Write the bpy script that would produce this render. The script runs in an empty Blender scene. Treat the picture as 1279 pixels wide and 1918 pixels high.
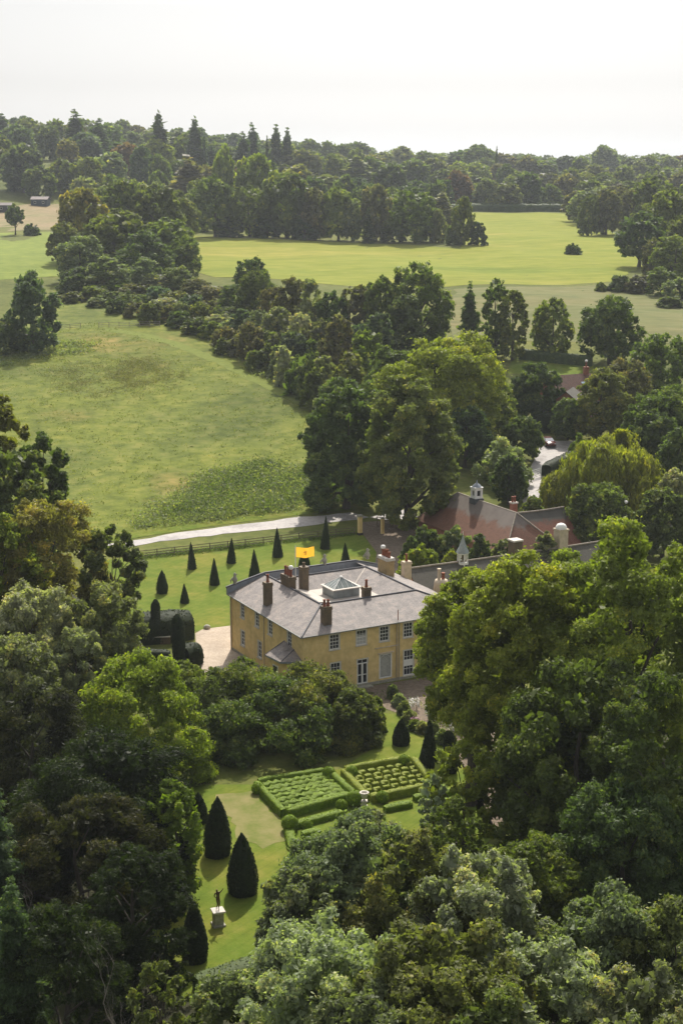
import bpy, bmesh, math, random
import numpy as np
from mathutils import Vector
from mathutils.geometry import delaunay_2d_cdt
R = math.radians
scene = bpy.context.scene
C = scene.collection

# ------------------------------------------------------------------ camera
F, CX, CY, H = 2890.0, 639.5, 959.0, 54.2
P = math.atan((CY - 298) / F)
cam = bpy.data.objects.new('camera', bpy.data.cameras.new('camera'))
C.objects.link(cam); scene.camera = cam
cam.data.sensor_fit = 'VERTICAL'; cam.data.sensor_height = 36.0
cam.data.lens = F / 1918 * 36.0
cam.data.clip_start = 0.5; cam.data.clip_end = 20000
cam.location = (0, 0, H); cam.rotation_euler = (math.pi / 2 - P, 0, 0)

# ------------------------------------------------------------------ sky, sun, exposure
SUN_EL, SUN_AZ = R(46), R(5)          # azimuth measured from +Y towards +X
world = bpy.data.worlds.new("World"); scene.world = world; world.use_nodes = True
wn = world.node_tree.nodes; wl = world.node_tree.links
bg = wn['Background']
sky = wn.new('ShaderNodeTexSky'); sky.sky_type = 'NISHITA'; sky.sun_disc = False
sky.sun_elevation = SUN_EL; sky.sun_rotation = SUN_AZ
sky.air_density = 1.0; sky.dust_density = 3.0; sky.ozone_density = 1.0
hs = wn.new('ShaderNodeHueSaturation'); hs.inputs['Saturation'].default_value = .12
# added ramp dims the sky's own light low down, keeping it short of clipping
wtc = wn.new('ShaderNodeTexCoord'); wsp = wn.new('ShaderNodeSeparateXYZ'); wr = wn.new('ShaderNodeValToRGB'); wm = wn.new('ShaderNodeMix'); wm.data_type = 'RGBA'; wm.blend_type = 'MULTIPLY'; wm.inputs[0].default_value = 1
wl.new(wtc.outputs['Generated'], wsp.inputs[0]); wl.new(wsp.outputs[2], wr.inputs[0])
el_ = wr.color_ramp.elements
for _i in range(4): el_.new(.5)
for _e, (_p, _v) in zip(el_, ((0, 1.0), (.02, .70), (.045, .53), (.09, .50), (.2, .75), (.35, 1.0))): _e.position = _p; _e.color = (_v, _v, _v, 1)
wl.new(sky.outputs[0], hs.inputs['Color']); wl.new(hs.outputs[0], wm.inputs[6]); wl.new(wr.outputs[0], wm.inputs[7]); wl.new(wm.outputs[2], bg.inputs[0]); bg.inputs[1].default_value = 0.15
sd = bpy.data.lights.new('sun', 'SUN'); sd.energy = 4.3; sd.angle = R(0.6); sd.color = (1.0, 0.93, 0.82)
sun = bpy.data.objects.new('sun', sd); C.objects.link(sun)
sv = Vector((math.sin(SUN_AZ) * math.cos(SUN_EL), math.cos(SUN_AZ) * math.cos(SUN_EL), math.sin(SUN_EL)))
sun.rotation_euler = sv.to_track_quat('Z', 'Y').to_euler()
scene.view_settings.view_transform = 'Standard'
scene.view_settings.look = 'None'
scene.view_settings.exposure = 0.48
scene.cycles.max_bounces = 6
scene.cycles.transparent_max_bounces = 4
scene.cycles.volume_bounces = 0

# ------------------------------------------------------------------ helpers
ys = np.arange(-500, 7001.)
prof = np.interp(ys, [-500, 185, 230, 300, 350, 400, 500, 600, 850, 1200, 1500, 2500, 7000],
                 [0, 0, 1.5, 8, 13, 16.5, 21, 24, 28, 41, 43, 20, 0])
_k = np.exp(-.5 * (np.arange(-40, 41) / 14.) ** 2); _k /= _k.sum()
prof = np.convolve(np.pad(prof, 40, mode='edge'), _k, mode='valid')

def ss(a, b, x):
    t = min(1., max(0., (x - a) / (b - a))); return t * t * (3 - 2 * t)
def gz(X, Y):
    z = float(np.interp(Y, ys, prof)) + 24 * ss(650, 950, Y) * ss(150, -250, X) * (1 - ss(1500, 2500, Y))
    if Y > 190:
        z += ss(190, 260, Y) * (0.5 * math.sin(X * .045 + 1) * math.sin(Y * .03) + .35 * math.sin(X * .11 + Y * .05))
    return z
def ray(px, py):
    u = (px - CX) / F; v = (CY - py) / F
    return (u, math.cos(P) + v * math.sin(P), -math.sin(P) + v * math.cos(P))
def atz(px, py, z):
    d = ray(px, py); t = (z - H) / d[2]; return Vector((d[0] * t, d[1] * t, z))
def atY(px, py, Y):
    d = ray(px, py); t = Y / d[1]; return Vector((d[0] * t, Y, H + d[2] * t))
def proj(X, Y, Z):
    dz = Z - H; c = math.cos(P); s = math.sin(P)
    fw = Y * c - dz * s; up = Y * s + dz * c
    return (CX + F * X / fw, CY - F * up / fw)
def ppm(Y):                       # photo pixels per metre at distance Y
    return F / (Y * math.cos(P) + 45 * math.sin(P))
def ground(px, py):               # the point of the ground seen at a photo pixel
    d = ray(px, py); a = 40.; 
    while a < 2400:
        b = a + 4
        if H + d[2] / d[1] * b < gz(d[0] / d[1] * b, b): break
        a = b
    for _ in range(20):
        m = (a + b) / 2
        if H + d[2] / d[1] * m < gz(d[0] / d[1] * m, m): b = m
        else: a = m
    X = d[0] / d[1] * a
    return Vector((X, a, gz(X, a)))

def tag(o, label=None, cat=None, group=None, kind=None):
    if label: o['label'] = label
    if cat: o['category'] = cat
    if group: o['group'] = group
    if kind: o['kind'] = kind
    return o
def empty(name, loc=(0, 0, 0), rz=0, parent=None):
    o = bpy.data.objects.new(name, None); C.objects.link(o); o.location = loc; o.rotation_euler = (0, 0, rz)
    if parent: o.parent = parent
    return o
def link(name, me, mat, parent=None, loc=None):
    if mat and not me.materials: me.materials.append(mat)
    o = bpy.data.objects.new(name, me); C.objects.link(o)
    if parent: o.parent = parent
    if loc is not None: o.location = loc
    return o
def np_mesh(name, V, Q, tint=None, smooth=False):
    me = bpy.data.meshes.new(name)
    V = np.asarray(V, np.float32); Q = np.asarray(Q, np.int32); k = Q.shape[1]
    me.vertices.add(len(V)); me.vertices.foreach_set('co', V.ravel())
    me.loops.add(Q.size); me.loops.foreach_set('vertex_index', Q.ravel())
    me.polygons.add(len(Q)); me.polygons.foreach_set('loop_start', np.arange(0, Q.size, k, dtype=np.int32))
    me.polygons.foreach_set('loop_total', np.full(len(Q), k, np.int32))
    if smooth: me.polygons.foreach_set('use_smooth', np.ones(len(Q), bool))
    me.update(calc_edges=True)
    if tint is not None:
        a = me.attributes.new('tint', 'FLOAT', 'FACE'); a.data.foreach_set('value', np.asarray(tint, np.float32))
    return me

class MB:
    """collects simple shapes into one mesh"""
    def __init__(s): s.v = []; s.f = []; s.sm = []
    def add(s, vs, fs, smooth=False):
        n = len(s.v); s.v += [tuple(v) for v in vs]; s.f += [tuple(i + n for i in f) for f in fs]; s.sm += [smooth] * len(fs)
    def box(s, x0, x1, y0, y1, z0, z1):
        s.add([(x, y, z) for z in (z0, z1) for y in (y0, y1) for x in (x0, x1)],
              [(0, 2, 3, 1), (4, 5, 7, 6), (0, 1, 5, 4), (2, 6, 7, 3), (0, 4, 6, 2), (1, 3, 7, 5)])
    def obox(s, o, a, b, c):      # origin and three edge vectors
        o, a, b, c = map(Vector, (o, a, b, c))
        s.add([o + a * i + b * j + c * k for k in (0, 1) for j in (0, 1) for i in (0, 1)],
              [(0, 2, 3, 1), (4, 5, 7, 6), (0, 1, 5, 4), (2, 6, 7, 3), (0, 4, 6, 2), (1, 3, 7, 5)])
    def lathe(s, pts, n=16, c=(0, 0, 0), smooth=True, cap=True):
        vs = [(c[0] + r * math.cos(2 * math.pi * i / n), c[1] + r * math.sin(2 * math.pi * i / n), c[2] + z) for r, z in pts for i in range(n)]
        fs = [(j * n + i, j * n + (i + 1) % n, (j + 1) * n + (i + 1) % n, (j + 1) * n + i) for j in range(len(pts) - 1) for i in range(n)]
        s.add(vs, fs, smooth)
        if cap: s.add(vs[:n], [tuple(reversed(range(n)))]); s.add(vs[-n:], [tuple(range(n))])
    def tube(s, path, rad, n=6):
        path = [Vector(p) for p in path]; m = len(path); vs = []
        for i, p in enumerate(path):
            d = (path[min(i + 1, m - 1)] - path[max(i - 1, 0)]).normalized()
            a = d.orthogonal().normalized(); b = d.cross(a)
            if i == 0: ref = a
            else:
                a = (ref - d * ref.dot(d)).normalized(); b = d.cross(a); ref = a
            r = rad[i] if isinstance(rad, (list, tuple)) else rad
            vs += [p + a * r * math.cos(2 * math.pi * k / n) + b * r * math.sin(2 * math.pi * k / n) for k in range(n)]
        fs = [(i * n + k, i * n + (k + 1) % n, (i + 1) * n + (k + 1) % n, (i + 1) * n + k) for i in range(m - 1) for k in range(n)]
        s.add(vs, fs, True); s.add(vs[:n], [tuple(reversed(range(n)))]); s.add(vs[-n:], [tuple(range(n))])
    def poly(s, pts): s.add(pts, [tuple(range(len(pts)))])
    def build(s, name, mat, parent=None, loc=None, bevel=0):
        me = bpy.data.meshes.new(name); me.from_pydata(s.v, [], s.f); me.polygons.foreach_set('use_smooth', s.sm); me.update()
        o = link(name, me, mat, parent, loc)
        if bevel:
            b = o.modifiers.new('b', 'BEVEL'); b.width = bevel; b.segments = 1; b.limit_method = 'ANGLE'
        return o

# ------------------------------------------------------------------ materials
def mat_new(name):
    m = bpy.data.materials.new(name); m.use_nodes = True
    return m, m.node_tree.nodes, m.node_tree.links, m.node_tree.nodes['Principled BSDF']
def ramp(nt, stops):
    r = nt.new('ShaderNodeValToRGB'); e = r.color_ramp.elements
    while len(e) < len(stops): e.new(0.5)
    for i, (p, c) in enumerate(stops):
        e[i].position = p; e[i].color = (*c, 1) if len(c) == 3 else c
    return r
def noise_mat(name, stops, scale=1.0, rough=.9, bump=0.0, bscale=None, detail=6, stretch=(1, 1, 1), coord='Object', big=None, spec=.3):
    m, n, l, p = mat_new(name)
    tc = n.new('ShaderNodeTexCoord'); mp = n.new('ShaderNodeMapping'); mp.inputs['Scale'].default_value = stretch
    l.new(tc.outputs[coord], mp.inputs[0])
    t = n.new('ShaderNodeTexNoise'); t.inputs['Scale'].default_value = scale; t.inputs['Detail'].default_value = detail; t.inputs['Roughness'].default_value = .65
    l.new(mp.outputs[0], t.inputs['Vector'])
    r = ramp(n, stops); l.new(t.outputs['Fac'], r.inputs[0]); out = r.outputs[0]
    if big:
        t2 = n.new('ShaderNodeTexNoise'); t2.inputs['Scale'].default_value = big[0]; t2.inputs['Detail'].default_value = 5; t2.inputs['Roughness'].default_value = .6
        l.new(mp.outputs[0], t2.inputs['Vector'])
        r2 = ramp(n, big[1]); l.new(t2.outputs['Fac'], r2.inputs[0])
        mx = n.new('ShaderNodeMix'); mx.data_type = 'RGBA'; mx.blend_type = big[2] if len(big) > 2 else 'MULTIPLY'; mx.inputs[0].default_value = 1 if len(big) < 4 else big[3]
        l.new(out, mx.inputs[6]); l.new(r2.outputs[0], mx.inputs[7]); out = mx.outputs[2]
    l.new(out, p.inputs['Base Color']); p.inputs['Roughness'].default_value = rough
    p.inputs['Specular IOR Level'].default_value = spec
    if bump:
        b = n.new('ShaderNodeBump'); b.inputs['Strength'].default_value = min(1, bump); b.inputs['Distance'].default_value = .05 if bump <= 1 else .05 * bump
        t3 = n.new('ShaderNodeTexNoise'); t3.inputs['Scale'].default_value = bscale or scale * 3; t3.inputs['Detail'].default_value = 4
        l.new(mp.outputs[0], t3.inputs['Vector']); l.new(t3.outputs['Fac'], b.inputs['Height']); l.new(b.outputs[0], p.inputs['Normal'])
    return m
def plain(name, c, rough=.6, metal=0.0, var=.12, scale=3.0):
    a = tuple(x * (1 - var) for x in c); b = tuple(min(1, x * (1 + var)) for x in c)
    m = noise_mat(name, [(.3, a), (.7, b)], scale, rough)
    m.node_tree.nodes['Principled BSDF'].inputs['Metallic'].default_value = metal
    return m

def foliage_mat(name, trans=.42, rough=.6):
    m, n, l, p = mat_new(name)
    oi = n.new('ShaderNodeObjectInfo'); at = n.new('ShaderNodeAttribute'); at.attribute_name = 'tint'
    mr = n.new('ShaderNodeMapRange'); mr.inputs[3].default_value = .55; mr.inputs[4].default_value = 1.5
    l.new(at.outputs['Fac'], mr.inputs[0])
    v = n.new('ShaderNodeVectorMath'); v.operation = 'SCALE'; l.new(oi.outputs['Color'], v.inputs[0]); l.new(mr.outputs[0], v.inputs['Scale'])
    # the odd yellowing leaf
    pw = n.new('ShaderNodeMath'); pw.operation = 'POWER'; pw.inputs[1].default_value = 5; l.new(at.outputs['Fac'], pw.inputs[0])
    mx = n.new('ShaderNodeMix'); mx.data_type = 'RGBA'; mx.blend_type = 'MULTIPLY'; l.new(pw.outputs[0], mx.inputs[0])
    l.new(v.outputs[0], mx.inputs[6]); mx.inputs[7].default_value = (1.7, 1.25, .8, 1)
    l.new(mx.outputs[2], p.inputs['Base Color']); p.inputs['Roughness'].default_value = rough
    p.inputs['Specular IOR Level'].default_value = .18
    tr = n.new('ShaderNodeBsdfTranslucent')
    m2 = n.new('ShaderNodeMix'); m2.data_type = 'RGBA'; m2.blend_type = 'MULTIPLY'; m2.inputs[0].default_value = 1
    l.new(mx.outputs[2], m2.inputs[6]); m2.inputs[7].default_value = (1.45, 1.65, .5, 1)
    l.new(m2.outputs[2], tr.inputs['Color'])
    ms = n.new('ShaderNodeMixShader'); ms.inputs[0].default_value = trans
    l.new(p.outputs[0], ms.inputs[1]); l.new(tr.outputs[0], ms.inputs[2])
    l.new(ms.outputs[0], n['Material Output'].inputs['Surface'])
    return m
FOL = foliage_mat('foliage'); DENSE = foliage_mat('clipped_foliage', .22, .7)
BARK = noise_mat('bark', [(.3, (.035, .028, .02)), (.7, (.11, .095, .075))], 6, stretch=(1, 1, .25), bump=.6)
DEADWOOD = noise_mat('dead_wood', [(.3, (.10, .09, .07)), (.7, (.2, .18, .15))], 6, stretch=(1, 1, .25))

grass_base = noise_mat('rough_grass', [(.3, (.075, .09, .022)), (.5, (.11, .125, .03)), (.7, (.15, .15, .045))], .6, rough=1, bump=1, bscale=2.5, spec=.1,
                       big=(.02, [(.3, (.6, .65, .6)), (.5, (1, 1, 1)), (.7, (1.25, 1.1, 1.0))]))
meadow_m = noise_mat('meadow_grass', [(.34, (.088, .106, .019)), (.5, (.128, .146, .027)), (.66, (.185, .180, .045))], .35, rough=1, bump=1.5, bscale=1.6, spec=.1,
                     big=(.028, [(.34, (.62, .70, .75)), (.45, (.95, 1, 1)), (.53, (1.05, 1.08, .9)), (.60, (.86, .9, .9)), (.68, (1.45, 1.12, 1.5)), (.78, (1.2, 1.05, 1.1))]))
lawn_m = noise_mat('mown_lawn', [(.25, (.080, .116, .013)), (.5, (.112, .148, .018)), (.75, (.160, .172, .034))], .7, rough=1, bump=.6, bscale=6, spec=.1,
                   big=(.12, [(.35, (.85, .95, .9)), (.5, (1, 1, 1)), (.66, (1.35, 1.1, 1.35))]))
field_m = noise_mat('yellow_green_field', [(.3, (.152, .180, .028)), (.5, (.195, .215, .036)), (.7, (.25, .25, .055))], .35, rough=1, bump=1.2, bscale=1.2, spec=.05,
                    stretch=(.35, 1, 1), big=(.018, [(.34, (.62, .78, .75)), (.48, (1, 1, 1)), (.58, (1.0, .98, 1.0)), (.68, (1.22, 1.08, 1.3))]))
def add_lines(m, sc, ang, amt, dist=2.):
    n = m.node_tree.nodes; l = m.node_tree.links; p = n['Principled BSDF']; src = p.inputs['Base Color'].links[0].from_socket
    tc = n.new('ShaderNodeTexCoord'); mp = n.new('ShaderNodeMapping'); mp.inputs['Rotation'].default_value = (0, 0, ang); l.new(tc.outputs['Object'], mp.inputs[0])
    w = n.new('ShaderNodeTexWave'); w.inputs['Scale'].default_value = sc; w.inputs['Distortion'].default_value = dist; w.inputs['Detail'].default_value = 3; w.inputs['Detail Scale'].default_value = .6; l.new(mp.outputs[0], w.inputs['Vector'])
    r = ramp(n, [(.0, (1 - amt, 1 - amt * .8, 1 - amt)), (.22, (1, 1, 1)), (1, (1, 1, 1))]); l.new(w.outputs['Fac'], r.inputs[0])
    mx = n.new('ShaderNodeMix'); mx.data_type = 'RGBA'; mx.blend_type = 'MULTIPLY'; mx.inputs[0].default_value = 1; l.new(src, mx.inputs[6]); l.new(r.outputs[0], mx.inputs[7]); l.new(mx.outputs[2], p.inputs['Base Color'])
add_lines(field_m, .012, R(70), .09, 1.2); add_lines(lawn_m, .35, R(35), .10, 1.5)
dry_m = noise_mat('dry_pasture', [(.3, (.10, .11, .042)), (.5, (.135, .14, .052)), (.7, (.18, .17, .08))], .3, rough=1, bump=1, bscale=1.5, spec=.1,
                  stretch=(.4, 1, 1), big=(.03, [(.35, (.8, .9, .8)), (.5, (1, 1, 1)), (.65, (1.15, 1.0, 1.05))]))
stubble_m = noise_mat('stubble', [(.3, (.19, .165, .09)), (.7, (.27, .225, .14))], .3, rough=1, spec=.1,
                      big=(.03, [(.35, (.8, .9, .7)), (.6, (1.1, 1, 1))]))
worn_m = noise_mat('worn_turf', [(.35, (.125, .145, .035)), (.65, (.215, .19, .08))], .5, rough=1, spec=.1)
drive_m = noise_mat('drive_tarmac', [(.3, (.27, .25, .24)), (.7, (.37, .345, .33))], 2.0, rough=.75, bump=.3, big=(.25, [(.34, (.68, .67, .66)), (.5, (1, 1, 1)), (.68, (1.12, 1.1, 1.06))]))
gravel_m = noise_mat('gravel', [(.3, (.30, .24, .18)), (.7, (.48, .40, .32))], 5, rough=.95, bump=.6, big=(.3, [(.35, (.8, .8, .8)), (.65, (1.1, 1.1, 1.1))]))
soil_m = noise_mat('soil_and_gravel', [(.3, (.09, .07, .05)), (.7, (.22, .17, .125))], 2.5, rough=1, bump=.8)
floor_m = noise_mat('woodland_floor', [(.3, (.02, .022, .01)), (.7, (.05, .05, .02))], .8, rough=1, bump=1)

# ------------------------------------------------------------------ ground, fields, drive
yl = np.concatenate([np.arange(-60, 400, 5), np.arange(400, 1000, 12), np.arange(1000, 2600, 60), np.arange(2600, 6900, 300)])
xp = np.concatenate([np.arange(0, 120, 6), np.arange(120, 400, 16), np.arange(400, 1200, 60), np.arange(1200, 3800, 300)])
xl = np.concatenate([-xp[:0:-1], xp])
V = [(x, y, gz(x, y)) for y in yl for x in xl]; nx = len(xl)
Q = [(j * nx + i, j * nx + i + 1, (j + 1) * nx + i + 1, (j + 1) * nx + i) for j in range(len(yl) - 1) for i in range(nx - 1)]
tag(link('ground', np_mesh('ground', V, Q, smooth=True), grass_base), kind='structure')

def drape(name, pix, mat, off, step=4., world_pts=False, jitter=0, label=None):
    pts = [Vector(p) for p in pix] if world_pts else [ground(*p) for p in pix]
    rng = random.Random(len(name))
    poly = []
    for i, p in enumerate(pts):       # subdivide and roughen the outline
        q = pts[(i + 1) % len(pts)]; n = max(1, int((q - p).length / (step * .75)))
        for k in range(n):
            r = p.lerp(q, k / n); poly.append((r.x + rng.uniform(-jitter, jitter), r.y + rng.uniform(-jitter, jitter)))
    from mathutils import geometry
    def inside(x, y):
        c = False; j = len(poly) - 1
        for i in range(len(poly)):
            if (poly[i][1] > y) != (poly[j][1] > y) and x < (poly[j][0] - poly[i][0]) * (y - poly[i][1]) / (poly[j][1] - poly[i][1]) + poly[i][0]: c = not c
            j = i
        return c
    x0, x1 = min(p[0] for p in poly), max(p[0] for p in poly); y0, y1 = min(p[1] for p in poly), max(p[1] for p in poly)
    inner = [(x, y) for x in np.arange(x0 + step * .3, x1, step) for y in np.arange(y0 + step * .3, y1, step) if inside(x, y)]
    vv = [Vector(p) for p in poly] + [Vector(p) for p in inner]
    n = len(poly)
    o = delaunay_2d_cdt(vv, [], [list(range(n))], 1, 1e-4)
    me = bpy.data.meshes.new(name); me.from_pydata([(v.x, v.y, gz(v.x, v.y) + off) for v in o[0]], [], [tuple(f) for f in o[2]])
    me.polygons.foreach_set('use_smooth', [True] * len(me.polygons)); me.update()
    ob = link(name, me, mat); tag(ob, label, kind='structure')
    return ob
drape('meadow', [(-60, 690), (20, 600), (110, 560), (230, 585), (330, 612), (440, 650), (520, 700), (640, 765), (660, 900), (640, 948), (430, 978), (240, 1006), (100, 1040), (-80, 1000)], meadow_m, .03, 6, jitter=.8)
drape('yellow_field', [(340, 440), (460, 447), (620, 452), (760, 458), (862, 466), (850, 400), (1010, 398), (1075, 402), (1130, 425), (1180, 450), (1200, 500), (1150, 527), (1060, 533), (950, 533), (800, 540), (640, 535), (480, 520), (400, 520), (340, 500)], field_m, .06, 8, jitter=1)
drape('field', [(-200, 437), (100, 434), (180, 436), (180, 520), (60, 520), (-200, 530)], noise_mat('green_pasture', [(.3, (.12, .16, .032)), (.7, (.20, .23, .05))], .3, rough=1, spec=.1, big=(.02, [(.3, (.8, .85, .8)), (.6, (1.1, 1.1, 1))])), .06, 8, jitter=1)
drape('stubble_field', [(-200, 400), (0, 392), (60, 383), (150, 380), (180, 432), (90, 431), (-200, 434)], stubble_m, .08, 10, jitter=2)
drape('pasture', [(850, 541), (960, 537), (1070, 537), (1150, 532), (1210, 540), (1400, 575), (1400, 660), (1200, 640), (1000, 640), (850, 640)], dry_m, .05, 8, jitter=1)
drape('lower_meadow_path', [(190, 612), (260, 622), (330, 640), (420, 675), (500, 715), (575, 752), (640, 775), (640, 783), (570, 762), (490, 724), (410, 684), (325, 649), (255, 630), (200, 622)], noise_mat('mown_path', [(.3, (.115, .145, .028)), (.7, (.165, .19, .042))], .8, rough=1, spec=.1), .055, 3, jitter=.5)
drape('front_lawn', [(190, 1050), (300, 1038), (480, 1018), (620, 1001), (672, 994), (706, 1035), (700, 1070), (640, 1120), (450, 1190), (370, 1182), (200, 1200)], lawn_m, .03, 5)
drape('driveway', [(150, 1036), (205, 1031), (300, 1015), (420, 1001), (520, 991), (640, 977), (700, 968), (760, 955), (790, 972), (720, 975), (660, 966 - 6), (560, 969), (440, 984), (330, 999), (230, 1016), (150, 1024)][::1], drive_m, .04, 2.4, jitter=.28)
drape('verge', [(150, 1021), (230, 1012), (330, 996), (440, 980), (560, 965), (660, 955), (660, 951), (560, 957), (440, 971), (330, 986), (230, 1003), (150, 1012)], lawn_m, .05, 3)
drape('gravel_court', [(680, 978), (780, 972), (800, 1010), (760, 1080), (700, 1080), (705, 1035), (672, 990)], soil_m, .05, 4)
drape('forecourt', [(366, 1187), (380, 1179), (436, 1172), (520, 1180), (520, 1300), (380, 1260), (368, 1215)], gravel_m, .05, 4)
drape('garden_terrace', [(560, 1300), (680, 1287), (780, 1272), (860, 1262), (900, 1290), (960, 1480), (960, 1560), (900, 1540), (880, 1470), (850, 1400), (770, 1345), (700, 1320), (560, 1350)], soil_m, .03, 4)
drape('garden_lawn', [(690, 1334), (745, 1338), (790, 1375), (840, 1400), (880, 1450), (930, 1560), (800, 1700), (640, 1880), (420, 1880), (300, 1860), (250, 1700), (320, 1470), (480, 1470), (640, 1440), (700, 1400)], lawn_m, .03, 4)
drape('worn_lawn_patch', [(398, 1486), (470, 1482), (500, 1510), (530, 1548), (536, 1575), (490, 1590), (455, 1578), (430, 1530)], worn_m, .045, 1.2, jitter=.35)
drape('side_drive', [(985, 965), (975, 925), (985, 890), (1000, 862), (1010, 838), (1030, 826), (1072, 826), (1068, 850), (1040, 872), (1020, 900), (1015, 930), (1025, 965)], drive_m, .05, 3)
drape('far_lawn', [(960, 672), (1110, 684), (1160, 690), (1150, 715), (950, 700)], lawn_m, .08, 4)
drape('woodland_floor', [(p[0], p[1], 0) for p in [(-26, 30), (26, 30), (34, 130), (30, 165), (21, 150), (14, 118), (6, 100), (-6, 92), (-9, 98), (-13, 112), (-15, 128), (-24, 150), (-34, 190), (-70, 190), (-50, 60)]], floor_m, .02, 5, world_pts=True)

# ------------------------------------------------------------------ foliage builders
def unit(a): return a / np.maximum(1e-6, np.linalg.norm(a, axis=1, keepdims=True))
def cards(Pp, N, size, rng, asp=.62, T=None):
    n = len(Pp)
    if T is None: T = rng.normal(size=(n, 3))
    T = unit(T - N * (T * N).sum(1, keepdims=True)); B = np.cross(N, T)
    s = size * (.5 + 1.0 * rng.uniform(0, 1, (n, 1)) ** 1.5) if np.isscalar(size) else size[:, None]
    j = lambda: rng.uniform(.65, 1.2, (n, 1))
    V = np.stack([Pp - T * s * j(), Pp + B * s * asp * j() + T * s * rng.uniform(-.4, .4, (n, 1)), Pp + T * s * j(), Pp - B * s * asp * j() + T * s * rng.uniform(-.4, .4, (n, 1))], 1)
    return V.reshape(-1, 3), np.arange(4 * n).reshape(-1, 4)

def env(kind, t):
    t = np.clip(t, 0, 1)
    if kind == 'round': return np.sin(np.pi * np.clip(t * .9 + .1, 0, 1) ** .85) ** .6
    if kind == 'tall': return np.sin(np.pi * np.clip(t * .86 + .14, 0, 1) ** .75) ** .7
    if kind == 'mound': return np.sqrt(np.clip(1 - t ** 2.2, 0, 1))
    if kind == 'cone': return np.clip(1 - t, 0, 1) ** .74 * .95 + .05
    if kind == 'spread': return np.sin(np.pi * np.clip(t * .8 + .2, 0, 1)) ** .5
    return np.sqrt(np.clip(1 - (2 * t - 1) ** 2, 0, 1))

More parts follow.
